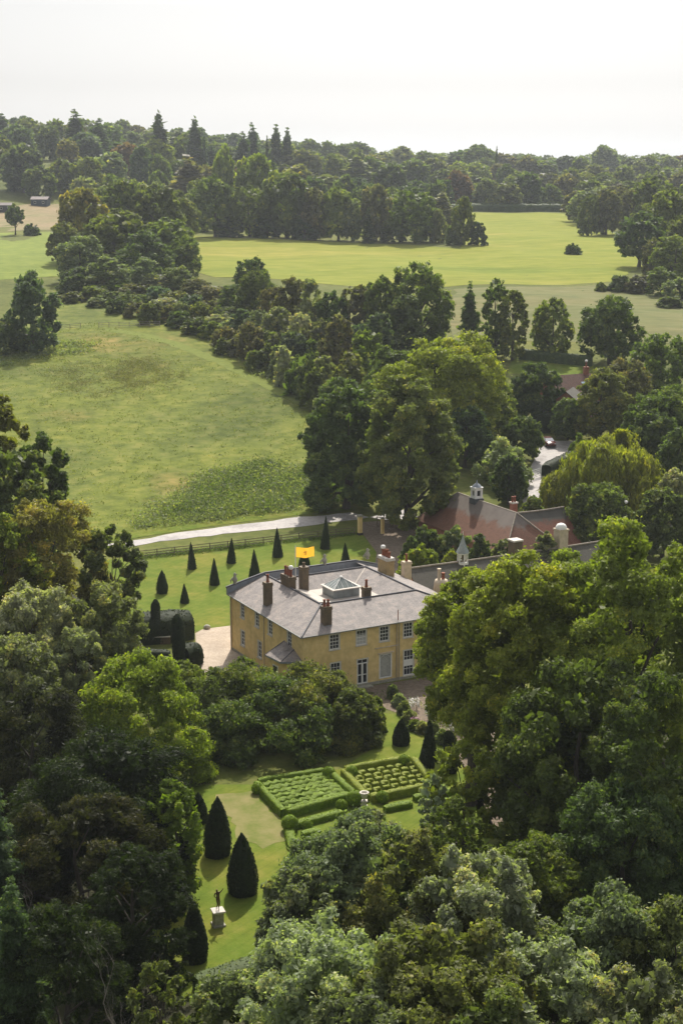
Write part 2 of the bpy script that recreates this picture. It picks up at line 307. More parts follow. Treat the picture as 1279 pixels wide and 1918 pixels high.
SHAPES = {   # envelope, crown base, clumps, clump radius, vertical flattening, looseness, aspect of card
    'broad':  ('round', .05, 190, .155, .85, .16, .62),
    'tall':   ('tall', .03, 190, .14, .95, .14, .62),
    'spread': ('spread', .15, 120, .17, .62, .3, .62),
    'loose':  ('round', .06, 150, .12, 1.25, .6, .55),
    'mound':  ('mound', 0., 190, .13, .7, .12, .62),
    'shrub':  ('mound', 0., 60, .20, 1.0, .4, .6),
    'conifer':('cone', .04, 90, .12, .5, .3, .4),
    'redwood':('cone', .02, 190, .15, .8, .3, .5),
    'yew':    ('tall', .02, 200, .13, .55, .4, .33),
    'pine':   ('spread', .35, 26, .2, .5, .35, .4),
}
def crown(kind, seed, W, Hh, n, s, cbo=None):
    rng = np.random.default_rng(seed)
    e, cb, nc, rc, flat, loose, asp = SHAPES[kind]
    cb = cb if cbo is None else cbo
    R0 = W / 2; h0 = cb * Hh; hh = Hh - h0
    conif = kind in ('conifer', 'redwood')
    if conif:
        nc = int(nc * rng.uniform(.85, 1.15)); t = 1 - rng.uniform(0, 1, nc) ** .66
        ph = rng.uniform(0, 2 * np.pi, nc)
        cr = R0 * 2 * rc * rng.uniform(.65, 1.35, nc) * (.35 + .9 * (1 - t))
        rad = np.maximum(0, env(e, t) * R0 * (1 - loose * rng.uniform(0, 1, nc) ** 2) - cr * .55)
        c = np.stack([rad * np.cos(ph), rad * np.sin(ph), h0 + t * hh - cr * flat * .8], 1)
        for q_, tt_ in enumerate((1., .965, .93, .89, .85, .80, .75)):
            cr[q_] = R0 * (.10 + .55 * (1 - tt_) ** .8); c[q_] = (0, 0, h0 + hh * tt_ - cr[q_] * .8)
        lobes = None
    else:                              # big limbs of foliage first, then clumps over them
        ratio = hh / W; mound = e == 'mound'; L = []; g0 = rng.uniform(0, 6.28)
        dome = hh if mound else min(.62 * hh, (.95 if kind == 'tall' else .68) * W)
        zb_ = Hh - dome
        zz = np.linspace(h0, Hh * .999, 60)
        rz_ = np.where(zz > zb_, R0 * np.sqrt(np.clip(1 - ((zz - zb_) / dome) ** 2, 0, 1)), R0 * (1 - (.30 if kind != 'yew' else .05) * np.clip((zb_ - zz) / max(.1, zb_ - h0), 0, 1) ** 1.6))
        ds = np.hypot(np.gradient(rz_), np.gradient(zz)); cdf = np.cumsum(rz_ * ds); area = 2 * np.pi * cdf[-1]; cdf /= cdf[-1]
        rl0 = R0 * (.36 if ratio < 1.2 else .33) * (.85 if loose > .5 else 1)
        K = int(max(7, area / (np.pi * rl0 ** 2) * .95)); K = min(K, 46)
        for i in range(K):
            f = 1 - (i + .5) / K + rng.uniform(-.4, .4) / K; j = int(np.clip(np.searchsorted(cdf, f), 1, 58))
            rl = rl0 * rng.uniform(.72, 1.3); vf = .85
            nr = (zz[j + 1] - zz[j - 1]); nz_ = -(rz_[j + 1] - rz_[j - 1]); nn = math.hypot(nr, nz_); nr /= nn; nz_ /= nn
            push = rng.uniform(.55, 1.0 + .25 * loose)
            r_ = max(0, rz_[j] - nr * rl * push); z = zz[j] - nz_ * rl * push * vf
            if i == 0: r_ = 0; z = Hh - rl * vf
            az = g0 + i * 2.39996 + rng.uniform(-.35, .35)
            L.append((r_ * math.cos(az), r_ * math.sin(az), max(z, rl * .3), rl, vf))
        L = np.array(L); C_, CR = [], []
        pw = L[:, 3] ** 2; pw /= pw.sum(); tries = 0
        while len(C_) < nc and tries < nc * 12:
            tries += 1; i = rng.choice(K, p=pw); q = L[i]
            o = np.array([q[0], q[1], 0]); o = o / (np.linalg.norm(o) + 1e-6)
            d = rng.normal(size=3); d /= np.linalg.norm(d); d = d + .55 * o + [0, 0, .3]; d /= np.linalg.norm(d)
            cr_ = q[3] * rng.uniform(.24, .46) * (1 if kind != 'shrub' else 1.2)
            p = q[:3] + d * (q[3] - cr_ * .6) * np.array([1, 1, q[4]]) * (1 - loose * .5 * rng.uniform(0, 1) ** 2)
            dd = np.linalg.norm((p - L[:, :3]) / np.stack([L[:, 3], L[:, 3], L[:, 3] * L[:, 4]], 1), axis=1); dd[i] = 9
            if dd.min() < .55 or p[2] < 0: continue
            C_.append(p); CR.append(cr_)
        c = np.array(C_); cr = np.array(CR); nc = len(c); lobes = L
        c[:, 2] = np.maximum(c[:, 2], cr * .3)
    w = cr ** 2 * rng.uniform(.7, 1.3, nc); w /= w.sum()
    ci = rng.choice(nc, n, p=w)
    out = c[ci] * [1, 1, 0]; out[:, 2] = (c[ci][:, 2] - h0 - .35 * hh) * .5; out = unit(out + 1e-3)
    d = unit(unit(rng.normal(size=(n, 3))) + .5 * out + [0, 0, .45])
    rr = .55 + .5 * rng.uniform(0, 1, n) + .2 * np.sin(d[:, 0] * 7 + ci) * np.sin(d[:, 1] * 7 + ci * 2.3) + .16 * np.sin(d[:, 2] * 9 + ci)
    far_ = rng.uniform(0, 1, n) < (.05 + loose * .12); rr = np.where(far_, rr * 1.35, rr)
    Pp = c[ci] + d * (cr[ci] * rr)[:, None] * [1, 1, flat]
    N = unit(d * .95 + .58 * rng.normal(size=(n, 3)))
    ct = rng.uniform(0, 1, nc)
    tint = np.clip(.55 * ct[ci] + .5 * rng.uniform(0, 1, n) ** 1.3, 0, 1)
    if kind in ('conifer', 'yew', 'redwood', 'pine'):
        T = out * [1, 1, .2] + rng.normal(size=(n, 3)) * .35 - [0, 0, .25]
    else: T = None
    V, Q = cards(Pp, N, s, rng, asp, T)
    m = n // 8
    if lobes is None:
        t2 = rng.uniform(.02, .85, m); ph2 = rng.uniform(0, 6.283, m); r2 = env(e, t2) * R0 * .6 * np.sqrt(rng.uniform(0, 1, m))
        P2 = np.stack([r2 * np.cos(ph2), r2 * np.sin(ph2), h0 + t2 * hh * .93], 1)
    else:
        li = rng.choice(len(lobes), m, p=pw); q = lobes[li]
        P2 = q[:, :3] + unit(rng.normal(size=(m, 3))) * (q[:, 3] * .62 * rng.uniform(0, 1, m) ** .33)[:, None] * np.stack([np.ones(m), np.ones(m), q[:, 4]], 1)
    V2, Q2 = cards(P2, unit(rng.normal(size=(m, 3))), s * 2.0, rng)
    V = np.concatenate([V, V2]); Q = np.concatenate([Q, Q2 + 4 * n]); tint = np.concatenate([tint, rng.uniform(0, .5, m)])
    rmax = np.percentile(np.hypot(V[:, 0], V[:, 1]), 98.5); k = R0 / rmax; V[:, :2] *= k; c[:, :2] *= k
    zmax = np.percentile(V[:, 2], 99.9 if not conif else 100); V[:, 2] *= Hh / zmax
    V[:, 2] = np.maximum(V[:, 2], .02)
    return np_mesh('crown', V, Q, tint), c
def trunk_mb(mb, W, Hh, c, rng, r0=None, cb=.2):
    r0 = r0 or .018 * Hh + .012 * W
    x = y = 0; path = []; rad = []
    for k in range(7):
        z = Hh * .72 * k / 6; path.append((x, y, z - (.3 if k == 0 else 0))); rad.append(r0 * (1.35 if k == 0 else 1) * (1 - .8 * k / 6))
        x += rng.uniform(-.02, .02) * W; y += rng.uniform(-.02, .02) * W
    mb.tube(path, rad, 7)
    for k in range(min(9, len(c))):
        q = c[rng.integers(len(c))]; i = int(np.clip(q[2] / (Hh * .72) * 6 - 1.3, 1, 5)); p = Vector(path[i])
        mid = p.lerp(Vector(q), .5) + Vector((0, 0, .04 * Hh))
        mb.tube([p, mid, q], [rad[i] * .55, rad[i] * .34, .03], 5)

def willow_crown(seed, W, Hh, n, s):
    rng = np.random.default_rng(seed)
    ns = n // 26; R0 = W / 2; P_, T_ = [], []; tt = []
    nb = 16; bp = rng.uniform(0, 6.28, nb); br = R0 * rng.uniform(.1, .8, nb); bz = Hh * (.95 - .42 * (br / R0) ** 2) * rng.uniform(.78, 1.03, nb)
    for i in range(ns):
        b = rng.integers(nb); a = bp[b] + rng.normal() * .5; rr = br[b] + abs(rng.normal()) * R0 * .17; rr = min(rr, R0)
        top = bz[b] - (rr - br[b]) ** 2 * .12; L = min(top * .95, Hh * rng.uniform(.25, .62)); k = 26; q = rng.uniform(0, 1, k) ** .9
        dr = .10 * R0 * np.sqrt(q)
        P_.append(np.stack([(rr + dr) * math.cos(a) + rng.normal(size=k) * .12, (rr + dr) * math.sin(a) + rng.normal(size=k) * .12, top - q * L], 1)); tt.append(np.full(k, rng.uniform(0, 1)))
    Pp = np.concatenate(P_); m = len(Pp); out = unit(Pp * [1, 1, 0] + [0, 0, 1.2])
    N = unit(out + .5 * rng.normal(size=(m, 3)))
    T = np.tile([0, 0, -1.], (m, 1)) + rng.normal(size=(m, 3)) * .22
    V, Q = cards(Pp, N, s * 1.7, rng, .28, T)
    return np_mesh('crown', V, Q, np.clip(np.concatenate(tt) * .6 + rng.uniform(0, .4, m), 0, 1)), np.stack([br * np.cos(bp), br * np.sin(bp), bz * .9], 1)

CACHE = {}; RNG = random.Random(7)
def lod(D):
    if D < 100: return 90000, .12
    if D < 165: return 60000, .152
    if D < 285: return 24000, .25
    if D < 470: return 8000, .42
    if D < 720: return 4500, .62
    return 2200, .95
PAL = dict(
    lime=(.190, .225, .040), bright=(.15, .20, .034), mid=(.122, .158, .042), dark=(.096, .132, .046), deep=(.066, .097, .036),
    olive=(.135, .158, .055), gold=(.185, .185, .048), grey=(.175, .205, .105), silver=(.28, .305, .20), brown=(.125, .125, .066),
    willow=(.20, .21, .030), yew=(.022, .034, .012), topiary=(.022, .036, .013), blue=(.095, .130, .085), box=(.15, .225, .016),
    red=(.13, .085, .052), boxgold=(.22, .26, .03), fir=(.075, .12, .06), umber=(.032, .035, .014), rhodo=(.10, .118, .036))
TREES = []
def tree(kind, x, ytop, w, D, col, name=None, label=None, cat='tree', group=None, base=None, minh=1.2, place=None, n_mul=1., trunk=True, cb=None):
    """x, ytop, w: where the crown shows in the photo; D: metres from the camera"""
    if base: g = ground(x, base); D = g.y
    if kind == 'redwood': w *= 2.1
    t = atY(x, ytop, D); g = gz(t.x, D); Hh = max(minh, t.z - g); W = max(.8, w / ppm(D))
    n, s = lod(D)
    seed = int(x * 7 + ytop * 13 + D * 3) % 99991
    far = D > 470
    sz = W * Hh / 230.
    if D < 350 and not (D > 290 and sz < .12):                     # near trees get a crown of their own
        nn = int(n * min(2.4, max(.18, sz)) * n_mul)
        me, c = (willow_crown(seed, W, Hh, nn, s) if kind == 'willow' else crown(kind, seed, W, Hh, nn, s, cb)); sc = (1, 1, 1)
    else:
        small = sz < .25
        key = (kind, n, small, seed % 3)
        if key not in CACHE:
            W0, H0 = (6., 5.) if small else (14., 17.)
            if kind in ('conifer', 'redwood'): W0, H0 = 9., 25.
            if kind == 'loose': W0, H0 = 9., 13.
            m_, c_ = crown(kind, len(CACHE) * 77 + 5, W0, H0, int(n * (.45 if small else 1)), s * (.75 if small else 1))
            CACHE[key] = (m_, c_, W0, H0, None)
        me, c, W0, H0, _ = CACHE[key]; sc = (W / W0, W / W0, Hh / H0)
    nm = name or {'conifer': 'conifer_tree', 'redwood': 'redwood_tree', 'willow': 'willow_tree', 'shrub': 'shrub', 'mound': 'shrub', 'yew': 'yew_tree', 'pine': 'pine_tree'}.get(kind, 'broadleaf_tree')
    rz = RNG.uniform(0, 6.28) if D >= 350 else 0
    root = empty(nm, (t.x, D, g), rz)
    cr = link('crown', me, FOL, root); cr.scale = sc
    cc = PAL[col]; j = RNG.uniform(.86, 1.14); cr.color = (cc[0] * j * RNG.uniform(.92, 1.08), cc[1] * j, cc[2] * j * RNG.uniform(.85, 1.15), 1)
    if kind not in ('mound',) and trunk:
        key2 = ('trunk', kind, round(W / 3), round(Hh / 3), int(cb_of(kind) * 10), len(CACHE) if D < 165 else 0)
        mb = MB(); rng = np.random.default_rng(seed)
        ck = ('T', id(me))
        if ck in CACHE: tm = CACHE[ck]
        else:
            Hb = Hh / sc[2]; Wb = W / sc[0]
            trunk_mb(mb, Wb, Hb, c, rng)
            tm = bpy.data.meshes.new('trunk'); tm.from_pydata(mb.v, [], mb.f); tm.polygons.foreach_set('use_smooth', mb.sm); tm.update(); CACHE[ck] = tm
        to = link('trunk', tm, BARK, root); to.scale = sc
    tag(root, label, cat, group)
    TREES.append(dict(o=root, x=x, y=ytop, D=D, kind=kind, col=col, place=place, label=label, nm=nm, Hh=Hh))
    return root
def cb_of(k): return .1

ORD = ['first', 'second', 'third', 'fourth', 'fifth', 'sixth', 'seventh', 'eighth', 'ninth', 'tenth', 'eleventh', 'twelfth', 'thirteenth', 'fourteenth', 'fifteenth', 'sixteenth',
       'seventeenth', 'eighteenth', 'nineteenth', 'twentieth', 'twenty-first', 'twenty-second', 'twenty-third', 'twenty-fourth', 'twenty-fifth', 'twenty-sixth', 'twenty-seventh', 'twenty-eighth', 'twenty-ninth', 'thirtieth']
LOOK = dict(lime='yellow-green', bright='bright green', mid='mid green', dark='dark green', deep='very dark green', olive='olive', gold='golden', grey='grey-green', silver='silvery', umber='dark brown-green', rhodo='dark green',
            brown='brownish', willow='yellow-green', yew='near-black', blue='blue-green', red='reddish-brown', fir='blue-green')
FORM = dict(broad='rounded tree', tall='tall tree', spread='spreading tree', loose='thin loose tree', mound='bush', shrub='bush', conifer='conifer', redwood='spired conifer', yew='conifer', pine='pine', willow='willow')
def auto_labels():
    d = {}
    for t in TREES:
        if not t['label']: d.setdefault((t['place'], t['col'], FORM[t['kind']]), []).append(t)
    for (pl, col, fm), L in d.items():
        L.sort(key=lambda t: t['x'])
        for i, t in enumerate(L):
            if len(L) == 1: s = 'the only %s %s %s' % (LOOK[col], fm, pl)
            elif i == 0: s = 'leftmost %s %s %s' % (LOOK[col], fm, pl)
            elif i == len(L) - 1: s = 'rightmost %s %s %s' % (LOOK[col], fm, pl)
            else: s = '%s %s %s from left %s' % (ORD[i], LOOK[col], fm, pl)
            t['o']['label'] = s
            t['o']['group'] = ('bushes ' if 'bush' in fm else 'trees ') + pl

# ------------------------------------------------------------------ clipped yews and hedges
def PROF(kind, t):
    if kind == 'cone': return (1 - t) ** .85 * (.9 + .1 * min(1, t * 8)) + .02
    if kind == 'egg': return max(.02, (1 - t ** 1.9)) ** .8 * (.82 + .18 * min(1, t * 4))
    if kind == 'flare': return .97 * (1 - t) ** .75 * (.62 + .38 * (1 - t)) + .03 if t > .08 else .95
    if kind == 'column': return max(.05, 1 - max(0, (t - .75) / .25) ** 2) ** .5 * (.8 + .2 * min(1, t * 3))
    if kind == 'ball': return max(.03, 1 - (2 * t - 1) ** 2) ** .5
def clipped(name, loc, kind, W, Hh, s, n, label, cat, group=None, col='topiary', seed=1, parent=None, tilt=0):
    tilt = tilt or random.Random(seed * 3).uniform(-.035, .035)
    rng = np.random.default_rng(seed); rnd = random.Random(seed)
    me_l = []; nt = 22; na = 20; V = []
    ph = [rnd.uniform(0, 6.3) for _ in range(4)]
    for i in range(nt + 1):
        t = i / nt
        for k in range(na):
            a = 2 * math.pi * k / na
            r = W / 2 * PROF(kind, t) * (1 + .06 * math.sin(2 * a + ph[2]) + .05 * math.sin(3 * a + ph[0] + 5 * t) + .045 * math.sin(5 * a - 9 * t + ph[1]) + .04 * rnd.uniform(-1, 1)) * .96
            V.append((r * math.cos(a) + tilt * t * Hh, r * math.sin(a), t * Hh))
    Q = [(i * na + k, i * na + (k + 1) % na, (i + 1) * na + (k + 1) % na, (i + 1) * na + k) for i in range(nt) for k in range(na)]
    t = rng.uniform(0, 1, n * 2); pr = np.array([PROF(kind, q) for q in t]); keep = rng.uniform(0, 1, n * 2) < pr + .1; t = t[keep][:n]; pr = pr[keep][:n]; m = len(t)
    a = rng.uniform(0, 6.283, m); r = W / 2 * pr * rng.uniform(.92, 1.08, m)
    Pp = np.stack([r * np.cos(a) + tilt * t * Hh, r * np.sin(a), t * Hh], 1); N = unit(np.stack([np.cos(a), np.sin(a), np.full(m, .35)], 1) + .6 * rng.normal(size=(m, 3)))
    V2, Q2 = cards(Pp, N, s, rng); V2[:, 2] = np.maximum(V2[:, 2], 0)
    V = np.concatenate([np.array(V), V2]); Q = np.concatenate([np.array(Q), Q2 + (nt + 1) * na])
    tint = np.concatenate([rng.uniform(.2, .5, nt * na), rng.uniform(0, .9, m)])
    o = link(name, np_mesh(name, V, Q, tint), DENSE, parent, loc); o.color = (*PAL[col], 1)
    if label: tag(o, label, cat, group)
    return o
def hedge(name, pts, wid, hts, s, dens, label, cat='hedge', group=None, col='box', seed=3, bump=.06, round_=.25, parent=None, closed=False):
    """a clipped hedge along a line: solid core with leaves all over it"""
    rng = np.random.default_rng(seed); V = []; Q = []; tint = []; pts = [Vector(p) for p in pts]
    path = []
    for a, b in zip(pts[:-1], pts[1:]):
        k = max(1, int((b - a).length / max(.3, wid * .35)))
        path += [a.lerp(b, i / k) for i in range(k)]
    path.append(pts[-1]); m = len(path); cs = []
    rd_ = wid > 2.3
    sec = [(-1, 0), (-1.0, .5), (-.93, .76), (-.62, .94), (0, 1.03), (.62, .94), (.93, .76), (1.0, .5), (1, 0)] if rd_ else [(-1, 0), (-1.0, .55), (-.96, .85), (-.7, 1), (0, 1.03), (.7, 1), (.96, .85), (1.0, .55), (1, 0)]; ns = len(sec)
    LP, LN = [], []
    for i, p in enumerate(path):
        d = (path[min(i + 1, m - 1)] - path[max(i - 1, 0)]); d.z = 0; d.normalize(); sd_ = Vector((d.y, -d.x, 0))
        h = hts if not isinstance(hts, (list, tuple)) else hts[0] + (hts[1] - hts[0]) * i / (m - 1)
        ee = .82 if i in (0, m - 1) else 1
        for (a, b) in sec:
            j = 1 + rng.uniform(-bump, bump)
            V.append(p + sd_ * a * wid / 2 * j * ee + Vector((0, 0, b * h * ee ** .5 * (1 + rng.uniform(-bump, bump) * .6))))
    for i in range(m - 1):
        for k in range(ns - 1):
            q = (i * ns + k, i * ns + k + 1, (i + 1) * ns + k + 1, (i + 1) * ns + k); Q.append(q)
    nQ = len(Q); Va = np.array([tuple(v) for v in V])
    A = Va[np.array(Q)]; area = np.linalg.norm(np.cross(A[:, 1] - A[:, 0], A[:, 3] - A[:, 0]), axis=1)
    for cap in (range(ns), range((m - 1) * ns, m * ns)):
        c = list(cap)
        for k in range(1, ns - 2, 1): Q.append((c[0], c[k], c[k + 1], c[k + 1]) if False else (c[0], c[k], c[k + 1], c[ns - 1]) if k == (ns - 2) else (c[0], c[k], c[k + 1], c[0]))
    Q = [q for q in Q if len(set(q)) == 4]
    c0 = [0 * ns + k for k in range(ns)]; c1 = [(m - 1) * ns + k for k in range(ns)]
    for c in (c0, c1):
        Q += [(c[0], c[1], c[7], c[8]), (c[1], c[2], c[6], c[7]), (c[2], c[3], c[5], c[6])]
    nl = int(area.sum() * dens); fi = rng.choice(nQ, nl, p=area / area.sum()); u, v = rng.uniform(0, 1, (2, nl, 1))
    Pp = A[fi, 0] * (1 - u) * (1 - v) + A[fi, 1] * u * (1 - v) + A[fi, 2] * u * v + A[fi, 3] * (1 - u) * v
    Nn = unit(np.cross(A[fi, 1] - A[fi, 0], A[fi, 3] - A[fi, 0])); Nn *= np.sign((Nn * (Pp - A.mean((0, 1)))).sum(1, keepdims=True) + 1e-9)
    Pp = Pp + Nn * rng.uniform(-.02, .06, (nl, 1)); V2, Q2 = cards(Pp, unit(Nn + [0, 0, .3] + .7 * rng.normal(size=(nl, 3))), s, rng)
    Vt = np.concatenate([Va, V2]); Qt = np.concatenate([np.array(Q), Q2 + len(Va)])
    o = link(name, np_mesh(name, Vt, Qt, np.concatenate([rng.uniform(.2, .5, len(Q)), rng.uniform(0, 1, nl)])), DENSE, parent); o.color = (*PAL[col], 1)
    if label: tag(o, label, cat, group)
    return o

# ================================================================== the manor house
TH = R(61.77); HU = Vector((math.sin(TH), math.cos(TH), 0)); HV = Vector((-math.cos(TH), math.sin(TH), 0)); HA = Vector((-3.92, 151.2, 0))
HRZ = math.pi / 2 - TH
def loc_ray(px, py, axis, val):
    """where the ray through a photo pixel meets the plane u=val or v=val of the house: (u, v, z)"""
    d = Vector(ray(px, py)); o = Vector((0, 0, H)) - HA; n = HU if axis == 'u' else HV
    t = (val - o.dot(n)) / d.dot(n); p = o + d * t
    return p.dot(HU), p.dot(HV), p.z
def hloc(px, py, z):
    p = atz(px, py, z) - HA; return p.dot(HU), p.dot(HV)
stucco = noise_mat('ochre_stucco', [(.3, (.58, .43, .18)), (.55, (.70, .525, .235)), (.75, (.78, .60, .30))], 1.6, rough=.9, bump=.25, bscale=12,
                   big=(.5, [(.3, (.82, .80, .78)), (.5, (1, 1, 1)), (.7, (1.08, 1.05, 1.02))]))
def slate_mat(name, a, b, c, rows=4.0):
    m, n, l, p = mat_new(name)
    tc = n.new('ShaderNodeTexCoord'); br = n.new('ShaderNodeTexBrick'); sp = n.new('ShaderNodeSeparateXYZ'); cb = n.new('ShaderNodeCombineXYZ')
    l.new(tc.outputs['Object'], sp.inputs[0])
    ad = n.new('ShaderNodeMath'); ad.operation = 'ADD'; l.new(sp.outputs[0], ad.inputs[0]); l.new(sp.outputs[1], ad.inputs[1])
    l.new(ad.outputs[0], cb.inputs[0])
    mz = n.new('ShaderNodeMath'); mz.operation = 'MULTIPLY'; mz.inputs[1].default_value = 2.6; l.new(sp.outputs[2], mz.inputs[0]); l.new(mz.outputs[0], cb.inputs[1])
    l.new(cb.outputs[0], br.inputs['Vector']); br.inputs['Scale'].default_value = rows; br.inputs['Mortar Size'].default_value = .015
    br.inputs['Color1'].default_value = (*a, 1); br.inputs['Color2'].default_value = (*b, 1); br.inputs['Mortar'].default_value = tuple(x * .45 for x in a) + (1,)
    t = n.new('ShaderNodeTexNoise'); t.inputs['Scale'].default_value = 1.1; t.inputs['Detail'].default_value = 7; t.inputs['Roughness'].default_value = .7; l.new(tc.outputs['Object'], t.inputs['Vector'])
    r = ramp(n, [(.32, (.66, .65, .64)), (.5, (1, 1, 1)), (.66, c)]); l.new(t.outputs['Fac'], r.inputs[0])
    mx = n.new('ShaderNodeMix'); mx.data_type = 'RGBA'; mx.blend_type = 'MULTIPLY'; mx.inputs[0].default_value = 1
    l.new(br.outputs['Color'], mx.inputs[6]); l.new(r.outputs[0], mx.inputs[7]); l.new(mx.outputs[2], p.inputs['Base Color'])
    p.inputs['Roughness'].default_value = .72; p.inputs['Specular IOR Level'].default_value = .3
    b_ = n.new('ShaderNodeBump'); b_.inputs['Strength'].default_value = .4; b_.inputs['Distance'].default_value = .03; l.new(br.outputs['Color'], b_.inputs['Height']); l.new(b_.outputs[0], p.inputs['Normal'])
    return m
slate = slate_mat('slate', (.180, .158, .150), (.268, .238, .224), (1.35, 1.28, 1.18))
lead = plain('lead', (.20, .22, .25), .5, var=.25, scale=2)
ridge_m = plain('ridge_lead', (.065, .065, .075), .6, var=.3)
cream = plain('cream_render', (.52, .43, .32), .9, var=.2, scale=1.5)
pale_lead = plain('weathered_lead_flat', (.42, .375, .33), .8, var=.15, scale=1.2)
white = plain('white_paint', (.72, .71, .68), .5, var=.06)
glass = plain('window_glass', (.018, .022, .028), .08, var=.3)
blind = plain('window_blind', (.42, .41, .40), .8, var=.06)
brick_brown = slate_mat('old_stock_brick', (.115, .085, .055), (.16, .12, .075), (1.3, 1.2, 1.0), 7)
brick_yellow = slate_mat('yellow_stock_brick', (.38, .27, .12), (.44, .32, .16), (1.15, 1.1, 1.0), 7)
pot_m = plain('terracotta', (.22, .075, .04), .8, var=.3)
stone = noise_mat('weathered_stone', [(.3, (.22, .21, .17)), (.7, (.40, .38, .32))], 3, bump=.4)
stone_l = noise_mat('pale_stone', [(.3, (.44, .40, .35)), (.7, (.62, .58, .52))], 3, bump=.3)
tile_m = slate_mat('brown_roof_tiles', (.115, .058, .042), (.19, .10, .075), (.6, .68, .66), 5)
tile_dark = slate_mat('mossy_dark_tiles', (.075, .068, .055), (.11, .10, .08), (.75, .8, .7), 5)
brick_red = slate_mat('red_brick', (.28, .115, .07), (.34, .15, .10), (1.1, 1.1, 1.1), 7)

house = empty('manor_house', HA, HRZ)
tag(house, 'large ochre yellow manor house with grey slate roof, the biggest building', 'house')
LU, LV, WH = 20.3, 18.0, 6.55

def wall_with_holes(mb, L, Hw, holes, mp, dep=.17):
    xs = sorted({0., L, *[h[0] for h in holes], *[h[1] for h in holes]}); zs = sorted({0., Hw, *[h[2] for h in holes], *[h[3] for h in holes]})
    for i in range(len(xs) - 1):
        for j in range(len(zs) - 1):
            cx, cz = (xs[i] + xs[i + 1]) / 2, (zs[j] + zs[j + 1]) / 2
            if any(h[0] < cx < h[1] and h[2] < cz < h[3] for h in holes): continue
            mb.poly([mp(xs[i], zs[j], 0), mp(xs[i + 1], zs[j], 0), mp(xs[i + 1], zs[j + 1], 0), mp(xs[i], zs[j + 1], 0)])
    for a, b, c, d in holes:
        for (p, q) in (((a, c), (b, c)), ((b, c), (b, d)), ((b, d), (a, d)), ((a, d), (a, c))):
            mb.poly([mp(*p, 0), mp(*q, 0), mp(*q, dep), mp(*p, dep)])
def wbox(mb, mp, a0, a1, z0, z1, d0, d1):
    vs = [mp(a, z, d) for d in (d0, d1) for z in (z0, z1) for a in (a0, a1)]
    mb.add(vs, [(0, 2, 3, 1), (4, 5, 7, 6), (0, 1, 5, 4), (2, 6, 7, 3), (0, 4, 6, 2), (1, 3, 7, 5)])
def window(parent, mp, h, nx, nz, style='sash', sill=True):
    a0, a1, z0, z1 = h; e = .003; fw = .085
    f = MB()
    wbox(f, mp, a0 + e, a0 + fw, z0 + e, z1 - e, .02, .13); wbox(f, mp, a1 - fw, a1 - e, z0 + e, z1 - e, .02, .13)
    wbox(f, mp, a0 + fw + e, a1 - fw - e, z1 - fw, z1 - e, .022, .128); wbox(f, mp, a0 + fw + e, a1 - fw - e, z0 + e, z0 + fw, .022, .128)
    ia0, ia1, iz0, iz1 = a0 + fw, a1 - fw, z0 + fw, z1 - fw
    for i in range(1, nx):
        x = ia0 + (ia1 - ia0) * i / nx; wbox(f, mp, x - .016, x + .016, iz0, iz1, .07, .115)
    for i in range(1, nz):
        z = iz0 + (iz1 - iz0) * i / nz; w = .03 if i * 2 == nz else .016
        wbox(f, mp, ia0, ia1, z - w, z + w, .066, .113)
    fo = f.build('window', white, parent)
    g = MB(); g.poly([mp(ia0 - .02, iz0 - .02, .12), mp(ia1 + .02, iz0 - .02, .12), mp(ia1 + .02, iz1 + .02, .12), mp(ia0 - .02, iz1 + .02, .12)])
    g.build('pane', glass, fo)
    if style == 'blind':
        b = MB(); wbox(b, mp, ia0 + .004, ia1 - .004, iz0 + .004, iz0 + (iz1 - iz0) * .68, .098, .108); b.build('blind', blind, fo)
    if style == 'midpanel':
        b = MB(); wbox(b, mp, ia0 + .004, ia1 - .004, iz0 + (iz1 - iz0) * .36, iz0 + (iz1 - iz0) * .62, .05, .108); b.build('blind', white, fo)
    if sill:
        s = MB(); wbox(s, mp, a0 - .1, a1 + .1, z0 - .09, z0 - .002, -.12, .05); s.build('sill', stone_l, fo)
    a = MB()
    for (p0, p1, q0, q1) in ((a0 - .08, a0 - .003, z0, z1 + .07), (a1 + .003, a1 + .08, z0, z1 + .07), (a0, a1, z1 + .003, z1 + .07)):
        wbox(a, mp, p0, p1, q0, q1, -.025, .01)
    a.build('architrave', stone_l, fo)
    return fo
mpF = lambda a, z, d: (a, d, z)
mpL = lambda a, z, d: (d, a, z)
frontH = [(3.05, 4.22, 4.6, 6.25), (6.2, 7.42, 4.6, 6.25), (9.0, 10.15, 4.6, 6.25), (11.9, 13.05, 4.6, 6.25), (15.0, 16.1, 4.6, 6.25), (17.8, 18.9, 4.6, 6.25),
          (3.15, 4.35, 1.1, 3.15), (6.3, 7.6, .12, 3.05), (8.95, 10.5, .5, 3.25), (11.95, 13.2, .35, 3.2), (15.0, 16.2, .6, 2.7)]
leftH = [(14.4, 15.4, 4.55, 6.2), (10.6, 11.6, 4.55, 6.2), (7.3, 8.3, 4.55, 6.2), (2.7, 3.7, 4.55, 6.2), (14.4, 15.4, 1.35, 3.1), (10.0, 11.0, 1.2, 3.1)]
w = MB()
wall_with_holes(w, LU, WH, frontH, mpF); wall_with_holes(w, LV, WH, leftH, mpL)
w.poly([(0, LV, 0), (0, LV, WH), (LU, LV, WH), (LU, LV, 0)]); w.poly([(LU, 0, 0), (LU, LV, 0), (LU, LV, WH), (LU, 0, WH)])
w.poly([(0.2, 0.2, WH - .01), (LU - .2, .2, WH - .01), (LU - .2, LV - .2, WH - .01), (.2, LV - .2, WH - .01)])
w.build('wall', stucco, house)
pl = MB(); pl.box(-.06, LU + .06, -.06, -.002, -.1, .32); pl.box(-.06, -.002, 0, LV + .06, -.1, .32); pl.build('plinth', stone, house)
